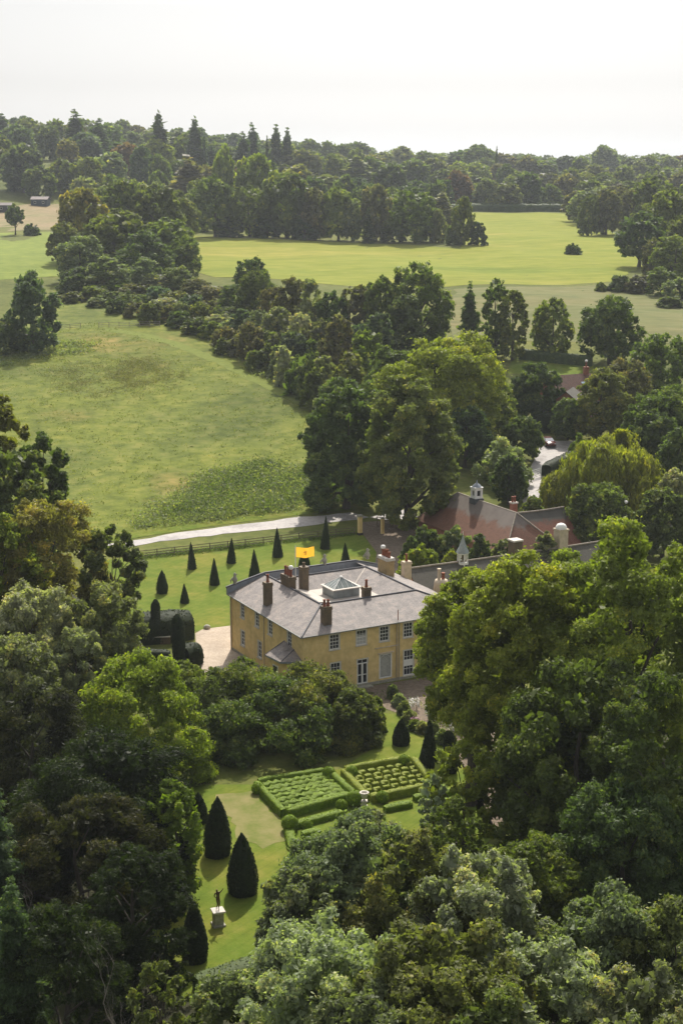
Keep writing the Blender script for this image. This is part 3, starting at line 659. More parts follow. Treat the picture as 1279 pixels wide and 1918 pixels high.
for i, h in enumerate(frontH):
    if i == 7:
        window(house, mpF, (h[0], h[1], 2.5, h[3]), 2, 1, 'sash', False)
        d = MB(); a0, a1, z0, z1 = h[0], h[1], .12, 2.5
        for x0, x1 in ((a0 + .003, a0 + .13), (a1 - .13, a1 - .003), ((a0 + a1) / 2 - .1, (a0 + a1) / 2 + .1)): wbox(d, mpF, x0, x1, z0, z1 - .003, .03, .12)
        for zz in ((z0 + .002, z0 + .3), (1.25, 1.33)): wbox(d, mpF, a0 + .132, a1 - .132, *zz, .035, .115)
        do = d.build('door', white, house); tag(do, 'white glazed garden door in the front wall')
        g = MB(); wbox(g, mpF, a0 + .05, a1 - .05, z0 + .05, z1 - .05, .1, .11); g.build('pane', glass, do)
        st = MB(); st.box(a0 - .3, a1 + .3, -.7, -.065, 0, .12); st.build('doorstep', stone, house)
    elif i == 8:
        n_ = MB(); a0, a1, z0, z1 = h
        for x0, x1, q0, q1 in ((a0 + .003, a0 + .14, z0, z1), (a1 - .14, a1 - .003, z0, z1), (a0 + .142, a1 - .142, z1 - .13, z1 - .003), (a0 + .142, a1 - .142, z0 + .003, z0 + .13)): wbox(n_, mpF, x0, x1, q0, q1, -.02, .06)
        cx = (a0 + a1) / 2; rr = (a1 - a0) / 2 - .16
        arc = [(cx + rr * math.cos(t), z1 - .2 - rr + rr * math.sin(t)) for t in np.linspace(0, math.pi, 12)]
        for p, q in zip(arc[:-1], arc[1:]): n_.obox((p[0], .0, p[1]), (q[0] - p[0], 0, q[1] - p[1]), (0, .05, 0), (0, 0, .07))
        no = n_.build('trellis_niche', white, house)
        b = MB(); wbox(b, mpF, a0 + .01, a1 - .01, z0 + .01, z1 - .01, .10, .12); b.build('niche_back', plain('niche_paint', (.33, .33, .29), .8, var=.2), no)
        b = MB()
        for k in range(1, 9): wbox(b, mpF, a0 + .14 + k * .135, a0 + .155 + k * .135, z0 + .13, z1 - .14, .06, .075)
        for k in range(1, 17): wbox(b, mpF, a0 + .14, a1 - .14, z0 + .13 + k * .14, z0 + .145 + k * .14, .078, .093)
        b.build('lattice', white, no)
        b = MB(); b.box(a0 - .15, a1 + .15, -.22, -.003, z1 + .04, z1 + .13); b.box(a0 - .5, a1 + .75, -.14, -.003, 3.92, 4.0); b.build('cornice', cream, house)
    else:
        window(house, mpF, h, 3, 4 if i != 9 else 4, {1: 'blind', 9: 'midpanel'}.get(i, 'sash'))
for i, h in enumerate(leftH): window(house, mpL, h, 2, 4)
# roof: a ring of four ranges about a leaded well
ov, k0, ZE, ZR = .38, 4.3, 6.6, 8.25
U1, V1 = 16.0, 15.6
iu0, iu1, iv0, iv1, ZW = 7.0, 13.2, 7.4, 13.0, 7.15
r = MB()
A_, B_, C_, D_ = (-ov, -ov, ZE), (LU + ov, -ov, ZE), (LU + ov, LV, ZE), (-ov, LV, ZE)
a_, b_, c_, d_ = (k0, k0, ZR), (U1, k0, ZR), (U1, V1, ZR), (k0, V1, ZR)
e_, f_, g_, h_ = (iu0, iv0, ZW), (iu1, iv0, ZW), (iu1, iv1, ZW), (iu0, iv1, ZW)
dz = (k0, LV, ZR - .02); cz = (U1, LV, ZR - .02)
for q in ((A_, B_, b_, a_), (B_, C_, cz, c_, b_), (D_, A_, a_, d_, dz), (a_, b_, f_, e_), (b_, c_, g_, f_), (c_, d_, h_, g_), (d_, a_, e_, h_)): r.poly(q)
r.poly([d_, c_, (U1 - .01, LV - .01, 7.35), (k0 + .01, LV - .01, 7.35)])
r.poly([(A_[0], A_[1], ZE - .06), (D_[0], D_[1], ZE - .06), (C_[0], C_[1], ZE - .06), (B_[0], B_[1], ZE - .06)])
ro = r.build('roof', slate, house)
fl = MB(); fl.box(iu0 - .5, iu1 + .5, iv0 - .5, iv1 + .5, ZW - .1, ZW + .045); fl.build('roof_well', pale_lead, ro)
rg = MB()
for p, q in ((A_, a_), (B_, b_), (a_, b_), (b_, c_), (c_, d_), (a_, d_), (d_, dz)):
    p, q = Vector(p), Vector(q); rg.tube([p + Vector((0, 0, .02)), q + Vector((0, 0, .02))], .10, 6)
rg.build('ridge', ridge_m, ro)
for p, q in ((c_, g_), (d_, h_), (a_, e_), (b_, f_)):
    vl = MB(); p, q = Vector(p), Vector(q); vl.tube([p.lerp(q, .08) + Vector((0, 0, -.06)), q + Vector((0, 0, .0))], .12, 6); vl.build('valley', pale_lead, ro)
pf = MB()      # a small leaded flat beside the left inner slope
pf.add([(4.6, 5.4, 8.17), (5.0, 11.6, 8.05), (7.2, 12.6, 7.25), (7.2, 7.3, 7.25)], [(0, 1, 2, 3)]); pf.v = [(x, y, z + .035) for x, y, z in pf.v]; pf.build('lead_slope', pale_lead, ro)
gt = MB(); gt.box(-ov - .09, LU + ov + .09, -ov - .10, -ov + .0, ZE - .12, ZE - .01); gt.box(-ov - .10, -ov, -ov + .002, LV, ZE - .12, ZE - .012); gt.build('gutter', plain('gutter_grey', (.20, .20, .19), .6), house)
pp = MB()
pp.add([(x, y, z) for y in (LV - .0 + .004, LV + .35) for x, z in ((-ov, 6.45), (-ov, 7.3), (k0, 8.36), (U1, 8.36), (LU + ov, 7.1), (LU + ov, 6.45))], [(0, 1, 2, 3, 4, 5), (11, 10, 9, 8, 7, 6), (0, 6, 7, 1), (1, 7, 8, 2), (2, 8, 9, 3), (3, 9, 10, 4), (4, 10, 11, 5), (5, 11, 6, 0)])
pp.build('parapet', lead, house)
cn = MB(); cn.tube([(-ov - .1, LV + .17, 7.32), (k0, LV + .17, 8.4), (U1, LV + .17, 8.4), (LU + ov, LV + .17, 7.12)], .15, 4); cn.build('coping', ridge_m, house)
PIPE = plain('pipe_paint', (.42, .36, .26), .6)
for (u, v, rr_) in ((11.05, -.1, .055), (11.35, -.1, .055), (-.1, 9.2, .055), (-.12, LV - .2, .09)):
    dp = MB(); dp.tube([(u, v, 0), (u, v, 6.4)], rr_, 8); dp.build('drainpipe', PIPE, house)
vp = MB(); vp.tube([(11.1, -.2, 6.75), (11.1, -.2, 7.9)], .05, 6); vp.build('vent_pipe', pot_m, house)
# polygonal bay on the side wall
bw = MB(); bp = [(0, .35), (-1.75, 1.35), (-2.05, 3.9), (0, 5.3)]
for p, q in zip(bp[:-1], bp[1:]): bw.poly([(p[0], p[1], 0), (q[0], q[1], 0), (q[0], q[1], 3.62), (p[0], p[1], 3.62)])
bay = bw.build('bay', stucco, house)
be = [(-.003, .05), (-2.05, 1.1), (-2.4, 4.1), (-.003, 5.75)]
bb = MB(); bb.add([(x, y, z) for z in (3.6, 3.78) for x, y in be], [(0, 1, 2, 3), (7, 6, 5, 4), (0, 4, 5, 1), (1, 5, 6, 2), (2, 6, 7, 3)]); bb.build('cornice', lead, bay)
br_ = MB(); ap1, ap2 = (-.003, 2.1, 4.55), (-.003, 4.3, 4.9); bq = [(x, y, 3.785) for x, y in be]
br_.poly([bq[0], bq[1], ap1]); br_.poly([bq[1], bq[2], ap2, ap1]); br_.poly([bq[2], bq[3], ap2]); br_.build('bay_roof', slate, bay)
tb = MB(); tb.tube([bq[1], (ap1)], .05, 5); tb.tube([bq[2], ap2], .05, 5); tb.build('hip', ridge_m, bay)
for p, q in zip(bp[:-1], bp[1:]):
    dd = Vector((q[0] - p[0], q[1] - p[1], 0)); L_ = dd.length; dd.normalize(); nn = Vector((-dd.y, dd.x, 0)); nn = nn if nn.x < 0 else -nn
    o_ = Vector((p[0], p[1], 0)) + dd * (L_ / 2)
    f = MB(); f.obox(o_ - dd * .5 + Vector((0, 0, .8)), dd * 1.0, nn * .05, (0, 0, 2.2)); fo = f.build('window', white, bay)
    f = MB(); f.obox(o_ - dd * .42 + nn * .02 + Vector((0, 0, .9)), dd * .84, nn * .04, (0, 0, 2.0)); f.build('pane', glass, fo)

def chimney(parent, u, v, z0, z1, wu, wv, mat, pots, ph=.75, cap=True, capm=None, cowl=-1, potm=None, taper=0, flash=True, name='chimney'):
    m = MB(); m.box(u - wu / 2, u + wu / 2, v - wv / 2, v + wv / 2, z0, z1 - .34)
    o = m.build(name, mat, parent, bevel=.02)
    m = MB(); m.box(u - wu / 2 - .07, u + wu / 2 + .07, v - wv / 2 - .07, v + wv / 2 + .07, z1 - .338, z1 - .2); m.box(u - wu / 2 - .03, u + wu / 2 + .03, v - wv / 2 - .03, v + wv / 2 + .03, z1 - .198, z1)
    m.build('cap', capm or mat, o, bevel=.02)
    if flash:
        m = MB(); m.box(u - wu / 2 - .06, u + wu / 2 + .06, v - wv / 2 - .06, v + wv / 2 + .06, z0, z0 + .32); m.build('flashing', lead, o)
    for i in range(pots):
        t = (i + .5) / pots - .5
        pu, pv = (u, v + t * wv * .9) if wv > wu * 1.3 else (u + t * wu * .9, v)
        m = MB(); rr = .155; hh = ph * (1 + .16 * math.sin(i * 2.3 + u))
        m.lathe([(rr * 1.25, z1), (rr * 1.15, z1 + .1), (rr, z1 + .14), (rr * .85, z1 + hh - .12), (rr * 1.1, z1 + hh - .1), (rr * 1.1, z1 + hh), (rr * .7, z1 + hh), (rr * .7, z1 + hh - .15)], 10, (pu, pv, 0))
        po = m.build('chimney_pot', potm or pot_m, o)
        if i == cowl:
            m = MB(); m.lathe([(.05, z1 + hh), (.26, z1 + hh + .1), (.3, z1 + hh + .28), (.2, z1 + hh + .45), (.02, z1 + hh + .5)], 10, (pu, pv, 0)); m.build('cowl', white, po)
    return o
def zr(u, v):
    d = min(u, LU - u, v) + ov
    if d < k0 + ov: return ZE + (ZR - ZE) * d / (k0 + ov)
    return max(ZW, ZR - (d - k0 - ov) * .38)
def ch_at(x, yt, axis, val, *a, **k):
    u, v, z = loc_ray(x, yt, axis, val); return chimney(house, u, v, zr(u, v) - .45, z, *a, **k)
ch_at(611, 1135, 'v', 1.2, .95, .8, brick_brown, 2)
ch_at(501.5, 1090, 'u', 1.1, .8, .8, brick_brown, 1)
ch_at(686, 1099, 'v', 5.0, .8, .8, brick_brown, 1, ph=.9, cowl=-1)
ch_at(540, 1077, 'u', 4.6, .8, 2.2, brick_brown, 3, ph=.9, cowl=0)
ch_at(569, 1061, 'u', 6.6, .85, .85, brick_brown, 1, capm=brick_brown, ph=.45, potm=brick_brown)
u, v, z = loc_ray(723, 1042, 'u', 17.4); chimney(house, u, v, 6.6, z, 1.0, 2.1, brick_yellow, 4, ph=.8, capm=stone_l, cowl=3)
u, v, z = loc_ray(761, 1051, 'u', LU + .9); chimney(house, u, v, 0, z, 1.0, .7, cream, 1, ph=.8, flash=False)
u, v, z = loc_ray(826, 1085, 'u', LU + 1.5)
m = MB(); m.lathe([(1.15, 0), (.95, z - 1.6), (.8, z - .5), (.84, z - .45), (.7, z - .05), (.4, z)], 14, (u, v, 0)); o = m.build('chimney', cream, house)
for du, hh, mt in ((-.3, 1.3, cream), (.25, .75, pot_m)):
    m = MB(); m.lathe([(.2, z - .1), (.17, z + hh - .2), (.22, z + hh - .15), (.22, z + hh)], 10, (u + du, v, 0)); m.build('chimney_pot', mt, o)
# roof lantern in the well
lu, lv = 9.75, 10.0; m = MB(); m.box(lu - 1.6, lu + 1.6, lv - 1.35, lv + 1.35, ZW + .04, 8.12); lan = m.build('roof_lantern', plain('lantern_glazing', (.17, .19, .19), .35, var=.3, scale=1.3), house)
m = MB(); m.box(lu - 1.82, lu + 1.82, lv - 1.55, lv + 1.55, 8.122, 8.23); m.build('curb', stone_l, lan, bevel=.02)
m = MB(); q = [(lu - 1.5, lv - 1.22, 8.23), (lu + 1.5, lv - 1.22, 8.23), (lu + 1.5, lv + 1.22, 8.23), (lu - 1.5, lv + 1.22, 8.23)]; ap = (lu, lv, 9.2)
for i in range(4): m.poly([q[i], q[(i + 1) % 4], ap])
gl = m.build('glass_pyramid', plain('lantern_glass', (.19, .215, .205), .12, var=.15), lan)
m = MB()
for i in range(4):
    m.tube([q[i], ap], .045, 5)
    for t in (.2, .4, .6, .8):
        a, b = Vector(q[i]), Vector(q[(i + 1) % 4]); s = a.lerp(b, t); e = Vector(ap).lerp(a.lerp(b, .5) * 1, 1) if False else s.lerp(Vector(ap), 1 - abs(t - .5) * 1.15 if t != .5 else 1)
        m.tube([s, s + (Vector(ap) - a.lerp(b, .5)) * (1 - abs(t - .5) * 2)], .022, 4)
m.build('glazing_bar', white, gl); m = MB(); m.lathe([(.2, 9.13), (.23, 9.2), (.1, 9.3)], 8, (lu, lv, 0)); m.build('finial', white, lan)
# stone beasts on the parapet
for i, (x, y) in enumerate(((440, 1081), (608, 1060), (688, 1052))):
    u, v, z = loc_ray(x, y, 'v', LV + .17); zb = 7.4 + (8.4 - 7.4) * min(1, max(0, (u + ov) / (k0 + ov)))
    m = MB(); m.lathe([(.22, zb), (.18, zb + .2), (.26, zb + .28), (.30, zb + .5), (.2, zb + .8), (.13, zb + .95), (.17, zb + 1.08), (.12, zb + 1.22), (.03, zb + 1.3)], 10, (u, v, 0))
    m.tube([(u + .1, v, zb + 1.1), (u + .32, v - .05, zb + 1.02)], [.08, .03], 5); m.tube([(u - .15, v, zb + .75), (u - .5, v + .05, zb + .4), (u - .45, v, zb + .15)], [.12, .09, .04], 5)
    m.build('parapet_ornament', stone, house)
# flag
fu, fv, _ = loc_ray(554, 1100, 'u', 5.6); zt = loc_ray(551, 1023, 'u', 5.6)[2]
fp = HA + HU * fu + HV * fv
fr = empty('flagpole', (fp.x, fp.y, zr(fu, fv))); tag(fr, 'white flagpole with orange flag rising from the house roof', 'flagpole')
hp = zt - zr(fu, fv); m = MB(); m.tube([(0, 0, -.3), (-.02, 0, hp)], [.06, .04], 8); m.build('pole', white, fr); m = MB(); m.lathe([(.02, hp), (.07, hp + .06), (.02, hp + .14)], 8); m.build('finial', white, fr)
nxf, nzf = 24, 10; V = []; FW, FH = 2.05, 1.12
def fpt(s, t, off=0): return (.06 + FW * s * .97, .16 * math.sin(s * 7.5 + t * .8) * (.3 + s) + off, hp - .06 - FH * t - .12 * math.sin(s * 5.2) * s - .06 * s)
V = [fpt(i / nxf, j / nzf) for j in range(nzf + 1) for i in range(nxf + 1)]
Q = [(j * (nxf + 1) + i, j * (nxf + 1) + i + 1, (j + 1) * (nxf + 1) + i + 1, (j + 1) * (nxf + 1) + i) for j in range(nzf) for i in range(nxf)]
flagm, n_, l_, p_ = mat_new('flag_cloth'); p_.inputs['Base Color'].default_value = (.85, .42, .03, 1); p_.inputs['Roughness'].default_value = .8
t_ = n_.new('ShaderNodeBsdfTranslucent'); t_.inputs[0].default_value = (.95, .5, .04, 1); x_ = n_.new('ShaderNodeMixShader'); x_.inputs[0].default_value = .5; l_.new(p_.outputs[0], x_.inputs[1]); l_.new(t_.outputs[0], x_.inputs[2]); l_.new(x_.outputs[0], n_['Material Output'].inputs['Surface'])
fo = link('flag', np_mesh('flag', V, Q, smooth=True), flagm, fr)
m = MB()
for (s0, t0, s1, t1) in ((.46, .34, .52, .30), (.50, .34, .56, .46), (.44, .40, .50, .48), (.52, .5, .60, .56), (.45, .56, .50, .66), (.56, .36, .62, .40), (.40, .46, .45, .50), (.54, .62, .58, .72)):
    for sgn in (-.006, .006): m.poly([fpt(s0, t0, sgn), fpt(s1, t0, sgn), fpt(s1, t1, sgn), fpt(s0, t1, sgn)])
m.build('emblem', plain('emblem_red', (.40, .12, .05), .8), fo)

# ------------------------------------------------------------------ outbuildings, set square with the house
def hw(u, v, z=0): p = HA + HU * u + HV * v; return Vector((p.x, p.y, z))
def gable_range(name, label, u0, u1, v0, v1, ze, zrdg, along, wallm, roofm, cat='building', hip0=0, hip1=0, ovh=.3, base=0):
    """a range whose ridge runs along 'u' or 'v' of the house grid; hips at either end are given in metres"""
    t = empty(name, hw(u0, v0, base), HRZ); tag(t, label, cat); L, W_ = (u1 - u0, v1 - v0)
    m = MB(); m.box(0, L, 0, W_, -1, ze - .03)
    S = (lambda a, b, z: (a, b, z)) if along == 'u' else (lambda a, b, z: (b, a, z)); A, B = (L, W_) if along == 'u' else (W_, L)
    if not hip0: m.poly([S(0.003, 0, ze - .03), S(0.003, B, ze - .03), S(0.003, B / 2, zrdg - .06)])
    if not hip1: m.poly([S(A - .003, 0, ze - .03), S(A - .003, B, ze - .03), S(A - .003, B / 2, zrdg - .06)])
    m.build('wall', wallm, t)
    r = MB(); o0, o1 = (-ovh if hip0 else -.12), (A + ovh if hip1 else A + .12)
    sag = lambda a: -.10 * math.sin(math.pi * (a - o0) / (o1 - o0))
    r0, r1 = hip0 + o0 if hip0 else o0, A - hip1 - o0 * 0 if hip1 else o1
    n = 10; rd = [(r0 + (r1 - r0) * i / n) for i in range(n + 1)]; ev = [(o0 + (o1 - o0) * i / n) for i in range(n + 1)]
    for (b0, s) in ((-ovh, 1), (B + ovh, -1)):
        for i in range(n):
            r.poly([S(ev[i], b0, ze + sag(ev[i]) * .5), S(ev[i + 1], b0, ze + sag(ev[i + 1]) * .5), S(rd[i + 1], B / 2, zrdg + sag(rd[i + 1])), S(rd[i], B / 2, zrdg + sag(rd[i]))])
    if hip0: r.poly([S(o0, -ovh, ze), S(o0, B + ovh, ze), S(r0, B / 2, zrdg)])
    if hip1: r.poly([S(o1, -ovh, ze), S(o1, B + ovh, ze), S(r1, B / 2, zrdg)])
    ro = r.build('roof', roofm, t); mo = ro.modifiers.new('s', 'SOLIDIFY'); mo.thickness = .12; mo.offset = -1
    g = MB(); g.tube([S(a, B / 2, zrdg + sag(a) + .04) for a in rd], .13, 6); 
    if hip0:
        for b0 in (-ovh, B + ovh): g.tube([S(o0, b0, ze + .03), S(r0, B / 2, zrdg + .03)], .1, 5)
    if hip1:
        for b0 in (-ovh, B + ovh): g.tube([S(o1, b0, ze + .03), S(r1, B / 2, zrdg + .03)], .1, 5)
    g.build('ridge_tiles', plain('ridge_tiles', (.30, .26, .21), .9, var=.3), ro)
    return t
def two_tone_tiles(name, lo, hi, z0, rows=5):
    m = slate_mat(name, tuple(x * .8 for x in lo), tuple(x * 1.2 for x in lo), (.7, .75, .72), rows); n = m.node_tree.nodes; l = m.node_tree.links; p = n['Principled BSDF']
    src = p.inputs['Base Color'].links[0].from_socket
    tc = n.new('ShaderNodeTexCoord'); sp = n.new('ShaderNodeSeparateXYZ'); l.new(tc.outputs['Object'], sp.inputs[0])
    nz = n.new('ShaderNodeTexNoise'); nz.inputs['Scale'].default_value = .55; nz.inputs['Detail'].default_value = 8; nz.inputs['Roughness'].default_value = .7; l.new(tc.outputs['Object'], nz.inputs['Vector'])
    ma = n.new('ShaderNodeMath'); ma.operation = 'MULTIPLY_ADD'; ma.inputs[1].default_value = 3.2; l.new(nz.outputs['Fac'], ma.inputs[0]); l.new(sp.outputs[2], ma.inputs[2])
    mr = n.new('ShaderNodeMapRange'); mr.inputs[1].default_value = z0 + 1.4; mr.inputs[2].default_value = z0 + 2.0; l.new(ma.outputs[0], mr.inputs[0])
    mx = n.new('ShaderNodeMix'); mx.data_type = 'RGBA'; l.new(mr.outputs[0], mx.inputs[0]); l.new(src, mx.inputs[6])
    r = ramp(n, [(.35, tuple(x * .75 for x in hi)), (.6, hi)]); l.new(nz.outputs['Fac'], r.inputs[0]); l.new(r.outputs[0], mx.inputs[7])
    l.new(mx.outputs[2], p.inputs['Base Color']); return m
tile_coach = two_tone_tiles('lichened_tiles', (.20, .098, .064), (.175, .145, .125), 5.5)
tile_stable = two_tone_tiles('mossy_tiles', (.21, .088, .058), (.085, .078, .066), 5.6)
# long dark roofed service range behind the house
def upix(x, y, z): return hloc(x, y, z)
pz = 6.0; ua, va = upix(770, 1067, pz); ub, vb = upix(1085, 1017, pz); vm = (va + vb) / 2
svc = gable_range('service_range', 'long low range with dark mossy roof behind the right of the house', ua, ub + 4, vm - 3.6, vm + 3.6, 2.6, pz, 'u', brick_red, tile_dark)
for (x, lab) in ((0, 0),):
    for k in range(6):
        m = MB(); a0 = 2.5 + k * 4.4; m.box(a0, a0 + 1.1, -.05, -.003, .8, 2.0); f = m.build('window', white, svc); m = MB(); m.box(a0 + .08, a0 + 1.02, -.06, -.05, .88, 1.92); m.build('pane', glass, f)
# white open bell turret with a spire on that roof
bu, bv, bz = loc_ray(866, 1046, 'v', vm); bt = empty('bell_turret', hw(bu, bv, pz - .25), HRZ + .3)
tag(bt, 'white open bell turret with pointed grey spire on the dark roof', 'turret')
hp2 = max(1.3, loc_ray(866, 1036, 'v', vm)[2] - pz + .25); 
m = MB()
for i in range(6):
    a = i * math.pi / 3; m.tube([(.6 * math.cos(a), .6 * math.sin(a), -.3), (.6 * math.cos(a), .6 * math.sin(a), hp2)], .085, 6)
m.build('post', white, bt); m = MB(); m.lathe([(.75, hp2 - .12), (.78, hp2), (.6, hp2 + .01)], 6, smooth=False); m.lathe([(.72, -.12), (.72, .12)], 6, smooth=False); m.build('ring_beam', white, bt)
m = MB(); m.lathe([(.85, hp2 + .02), (.5, hp2 + .75), (.24, hp2 + 1.5), (.02, hp2 + 2.3)], 6, smooth=False); m.build('spire', plain('lead_spire', (.27, .30, .30), .7, var=.25), bt)
m = MB(); m.tube([(0, 0, hp2 + 2.2), (0, 0, hp2 + 2.7)], .03, 5); m.build('finial', white, bt)
m = MB(); m.lathe([(.04, .95), (.12, .9), (.2, .6), (.27, .5)], 10); m.build('bell', plain('bronze', (.12, .1, .05), .4, 1), bt)
# coach house in two ranges
pz2 = 7.3; c0 = upix(855, 919, pz2); c1 = upix(948, 957, pz2); c3 = upix(1054, 948, pz2)
uc = (c0[0] + c1[0]) / 2; vc = c3[1]; 
coach = gable_range('coach_house', 'tiled coach house with white cupola, below the tall lime', uc - 4.2, uc + 4.2, vc - 4.2, c0[1] + 3, 2.9, pz2, 'v', brick_red, tile_coach, hip0=4.2, hip1=4.2)
stable = gable_range('stable_range', 'tiled stable range with red lower roof, right of the coach house', uc + .5, c3[0], vc - 4.0, vc + 4.0, 2.9, pz2 - .15, 'u', brick_red, tile_stable)
# cupola on its tower
tu, tv, tz = loc_ray(892, 934, 'u', uc); tz = max(tz, pz2 + .15); ct = empty('cupola', hw(tu, tv, 0), HRZ); tag(ct, 'small white square cupola on the coach house ridge', 'cupola')
m = MB(); m.box(-.75, .75, -.75, .75, pz2 - 1.6, tz); m.build('base', plain('cupola_lead', (.07, .075, .08), .7), ct)
m = MB(); m.box(-.62, .62, -.62, .62, tz, tz + .35); m.box(-.62, .62, -.62, .62, tz + 1.15, tz + 1.5)
for sx in (-1, 1):
    for sy in (-1, 1): m.box(*sorted((sx * .62, sx * .3)), *sorted((sy * .62, sy * .3)), tz + .35, tz + 1.15)
m.box(-.7, .7, -.7, .7, tz + 1.5, tz + 1.62); m.build('lantern', white, ct, bevel=.015)
m = MB(); m.box(-.4, .4, -.4, .4, tz + .36, tz + 1.14); m.build('louvre', plain('dark_louvre', (.03, .03, .03), .8), ct)
m = MB(); m.lathe([(.72, tz + 1.62), (.5, tz + 1.9), (.25, tz + 2.1), (.12, tz + 2.2), (.05, tz + 2.6)], 12); m.build('cap', lead, ct)
# free-standing stacks about the yard
def stack(x, y0, y1, zb, wd, label, matl, dome=False, pots=0):
    u, v = hloc(x, y0, zb); X = hw(u, v, 0); zt = atY(x, y1, X.y).z
    t = empty('chimney_stack', X, HRZ); tag(t, label, 'chimney')
    m = MB(); m.box(-wd / 2, wd / 2, -wd / 2, wd / 2, 0, zt - .2); m.build('shaft', matl, t, bevel=.02); m = MB(); m.box(-wd / 2 - .08, wd / 2 + .08, -wd / 2 - .08, wd / 2 + .08, zt - .2, zt); m.build('cap', stone_l if not dome else matl, t)
    if dome: m = MB(); m.lathe([(wd * .55, zt), (wd * .55, zt + .2), (wd * .4, zt + .55), (wd * .15, zt + .7), (.02, zt + .72)], 12); m.build('dome', white, t)
    for k in range(pots): m = MB(); m.lathe([(.16, zt), (.13, zt + .7), (.17, zt + .72), (.17, zt + .8)], 8, ((k - (pots - 1) / 2) * .4, 0, 0)); m.build('chimney_pot', pot_m, t)
stack(964, 1042, 1010, 5.8, 1.3, 'square brown brick stack just behind the long dark roof', brick_brown)
stack(1049, 1026, 990, 5.8, 1.35, 'cream stack with white domed cap at the right of the stable roof', cream, dome=True)
stack(961, 957, 940, 6.2, .8, 'red brick chimney with pots behind the stable ridge', brick_red, pots=2)

# far cottage among the trees on the right, and sheds at the far left
def cottage(name, label, x, y, D, w, d, ze, zrdg, wallm, roofm, rz, chim=True, cat='building', roofl=False):
    p = atY(x, y, D); g = gz(p.x, D); t = empty(name, (p.x, D, g), rz); tag(t, label, cat)
    ze, zrdg = ze, zrdg
    m = MB(); m.box(-w / 2, w / 2, -d / 2, d / 2, -1.5, ze); 
    for s in (-1, 1): m.poly([(s * (w / 2 - .003), -d / 2, ze), (s * (w / 2 - .003), d / 2, ze), (s * (w / 2 - .003), 0, zrdg - .05)])
    m.build('wall', wallm, t)
    r = MB()
    for s in (-1, 1): r.poly([(-w / 2 - .3, s * (d / 2 + .3), ze - .1), (w / 2 + .3, s * (d / 2 + .3), ze - .1), (w / 2 + .3, 0, zrdg), (-w / 2 - .3, 0, zrdg)])
    ro = r.build('roof', roofm, t); mo = ro.modifiers.new('s', 'SOLIDIFY'); mo.thickness = .1; mo.offset = 0
    if roofl:
        f = .45; zz = ze - .1 + (zrdg - ze + .1) * f + .08; m = MB(); yy = -(d / 2 + .3) * (1 - f)
        m.obox((-.5, yy, zz), (.9, 0, 0), (0, .8, .8 * (zrdg - ze) / (d / 2)), (0, 0, .06)); m.build('rooflight', plain('rooflight_glass', (.5, .6, .75), .1), ro)
    if chim:
        o = chimney(t, w * .12, 0, zrdg - .8, zrdg + 1.3, .9, .7, brick_red, 1, flash=False, cowl=0)
    n = max(1, int(w / 3))
    for k in range(n):
        a = -w / 2 + w * (k + .5) / n; m = MB(); m.box(a - .5, a + .5, -d / 2 - .04, -d / 2 - .003, .9, min(ze - .2, 2.1)); f = m.build('window', white, t); m = MB(); m.box(a - .42, a + .42, -d / 2 - .055, -d / 2 - .041, 1.0, min(ze - .3, 2.0)); m.build('pane', glass, f)
    return t
cottage('cottage', 'red roofed cottage with white topped chimney half hidden in trees', 1083, 720, 292, 13, 8, 3.0, 6.8, brick_red, tile_m, R(25), roofl=True)
cottage('lodge', 'grey roofed lodge end showing in the gap beside the dark tree', 1066, 740, 283, 6, 8, 3.0, 6.2, brick_red, tile_dark, R(70), chim=False)
cottage('field_shed', 'long dark timber shed at the far left edge', -2, 372, 735, 13, 7, 3.0, 4.0, plain('dark_timber', (.06, .06, .065), .8), plain('pink_roof_sheet', (.14, .12, .115), .8), R(3), chim=False, cat='shed')
cottage('field_barn', 'small dark barn with pale ridge above the stubble field', 76, 360, 760, 8, 6, 3.0, 4.2, plain('blue_grey_timber', (.06, .075, .10), .8), plain('pale_roof_sheet', (.22, .19, .18), .8), R(-4), chim=False, cat='barn')

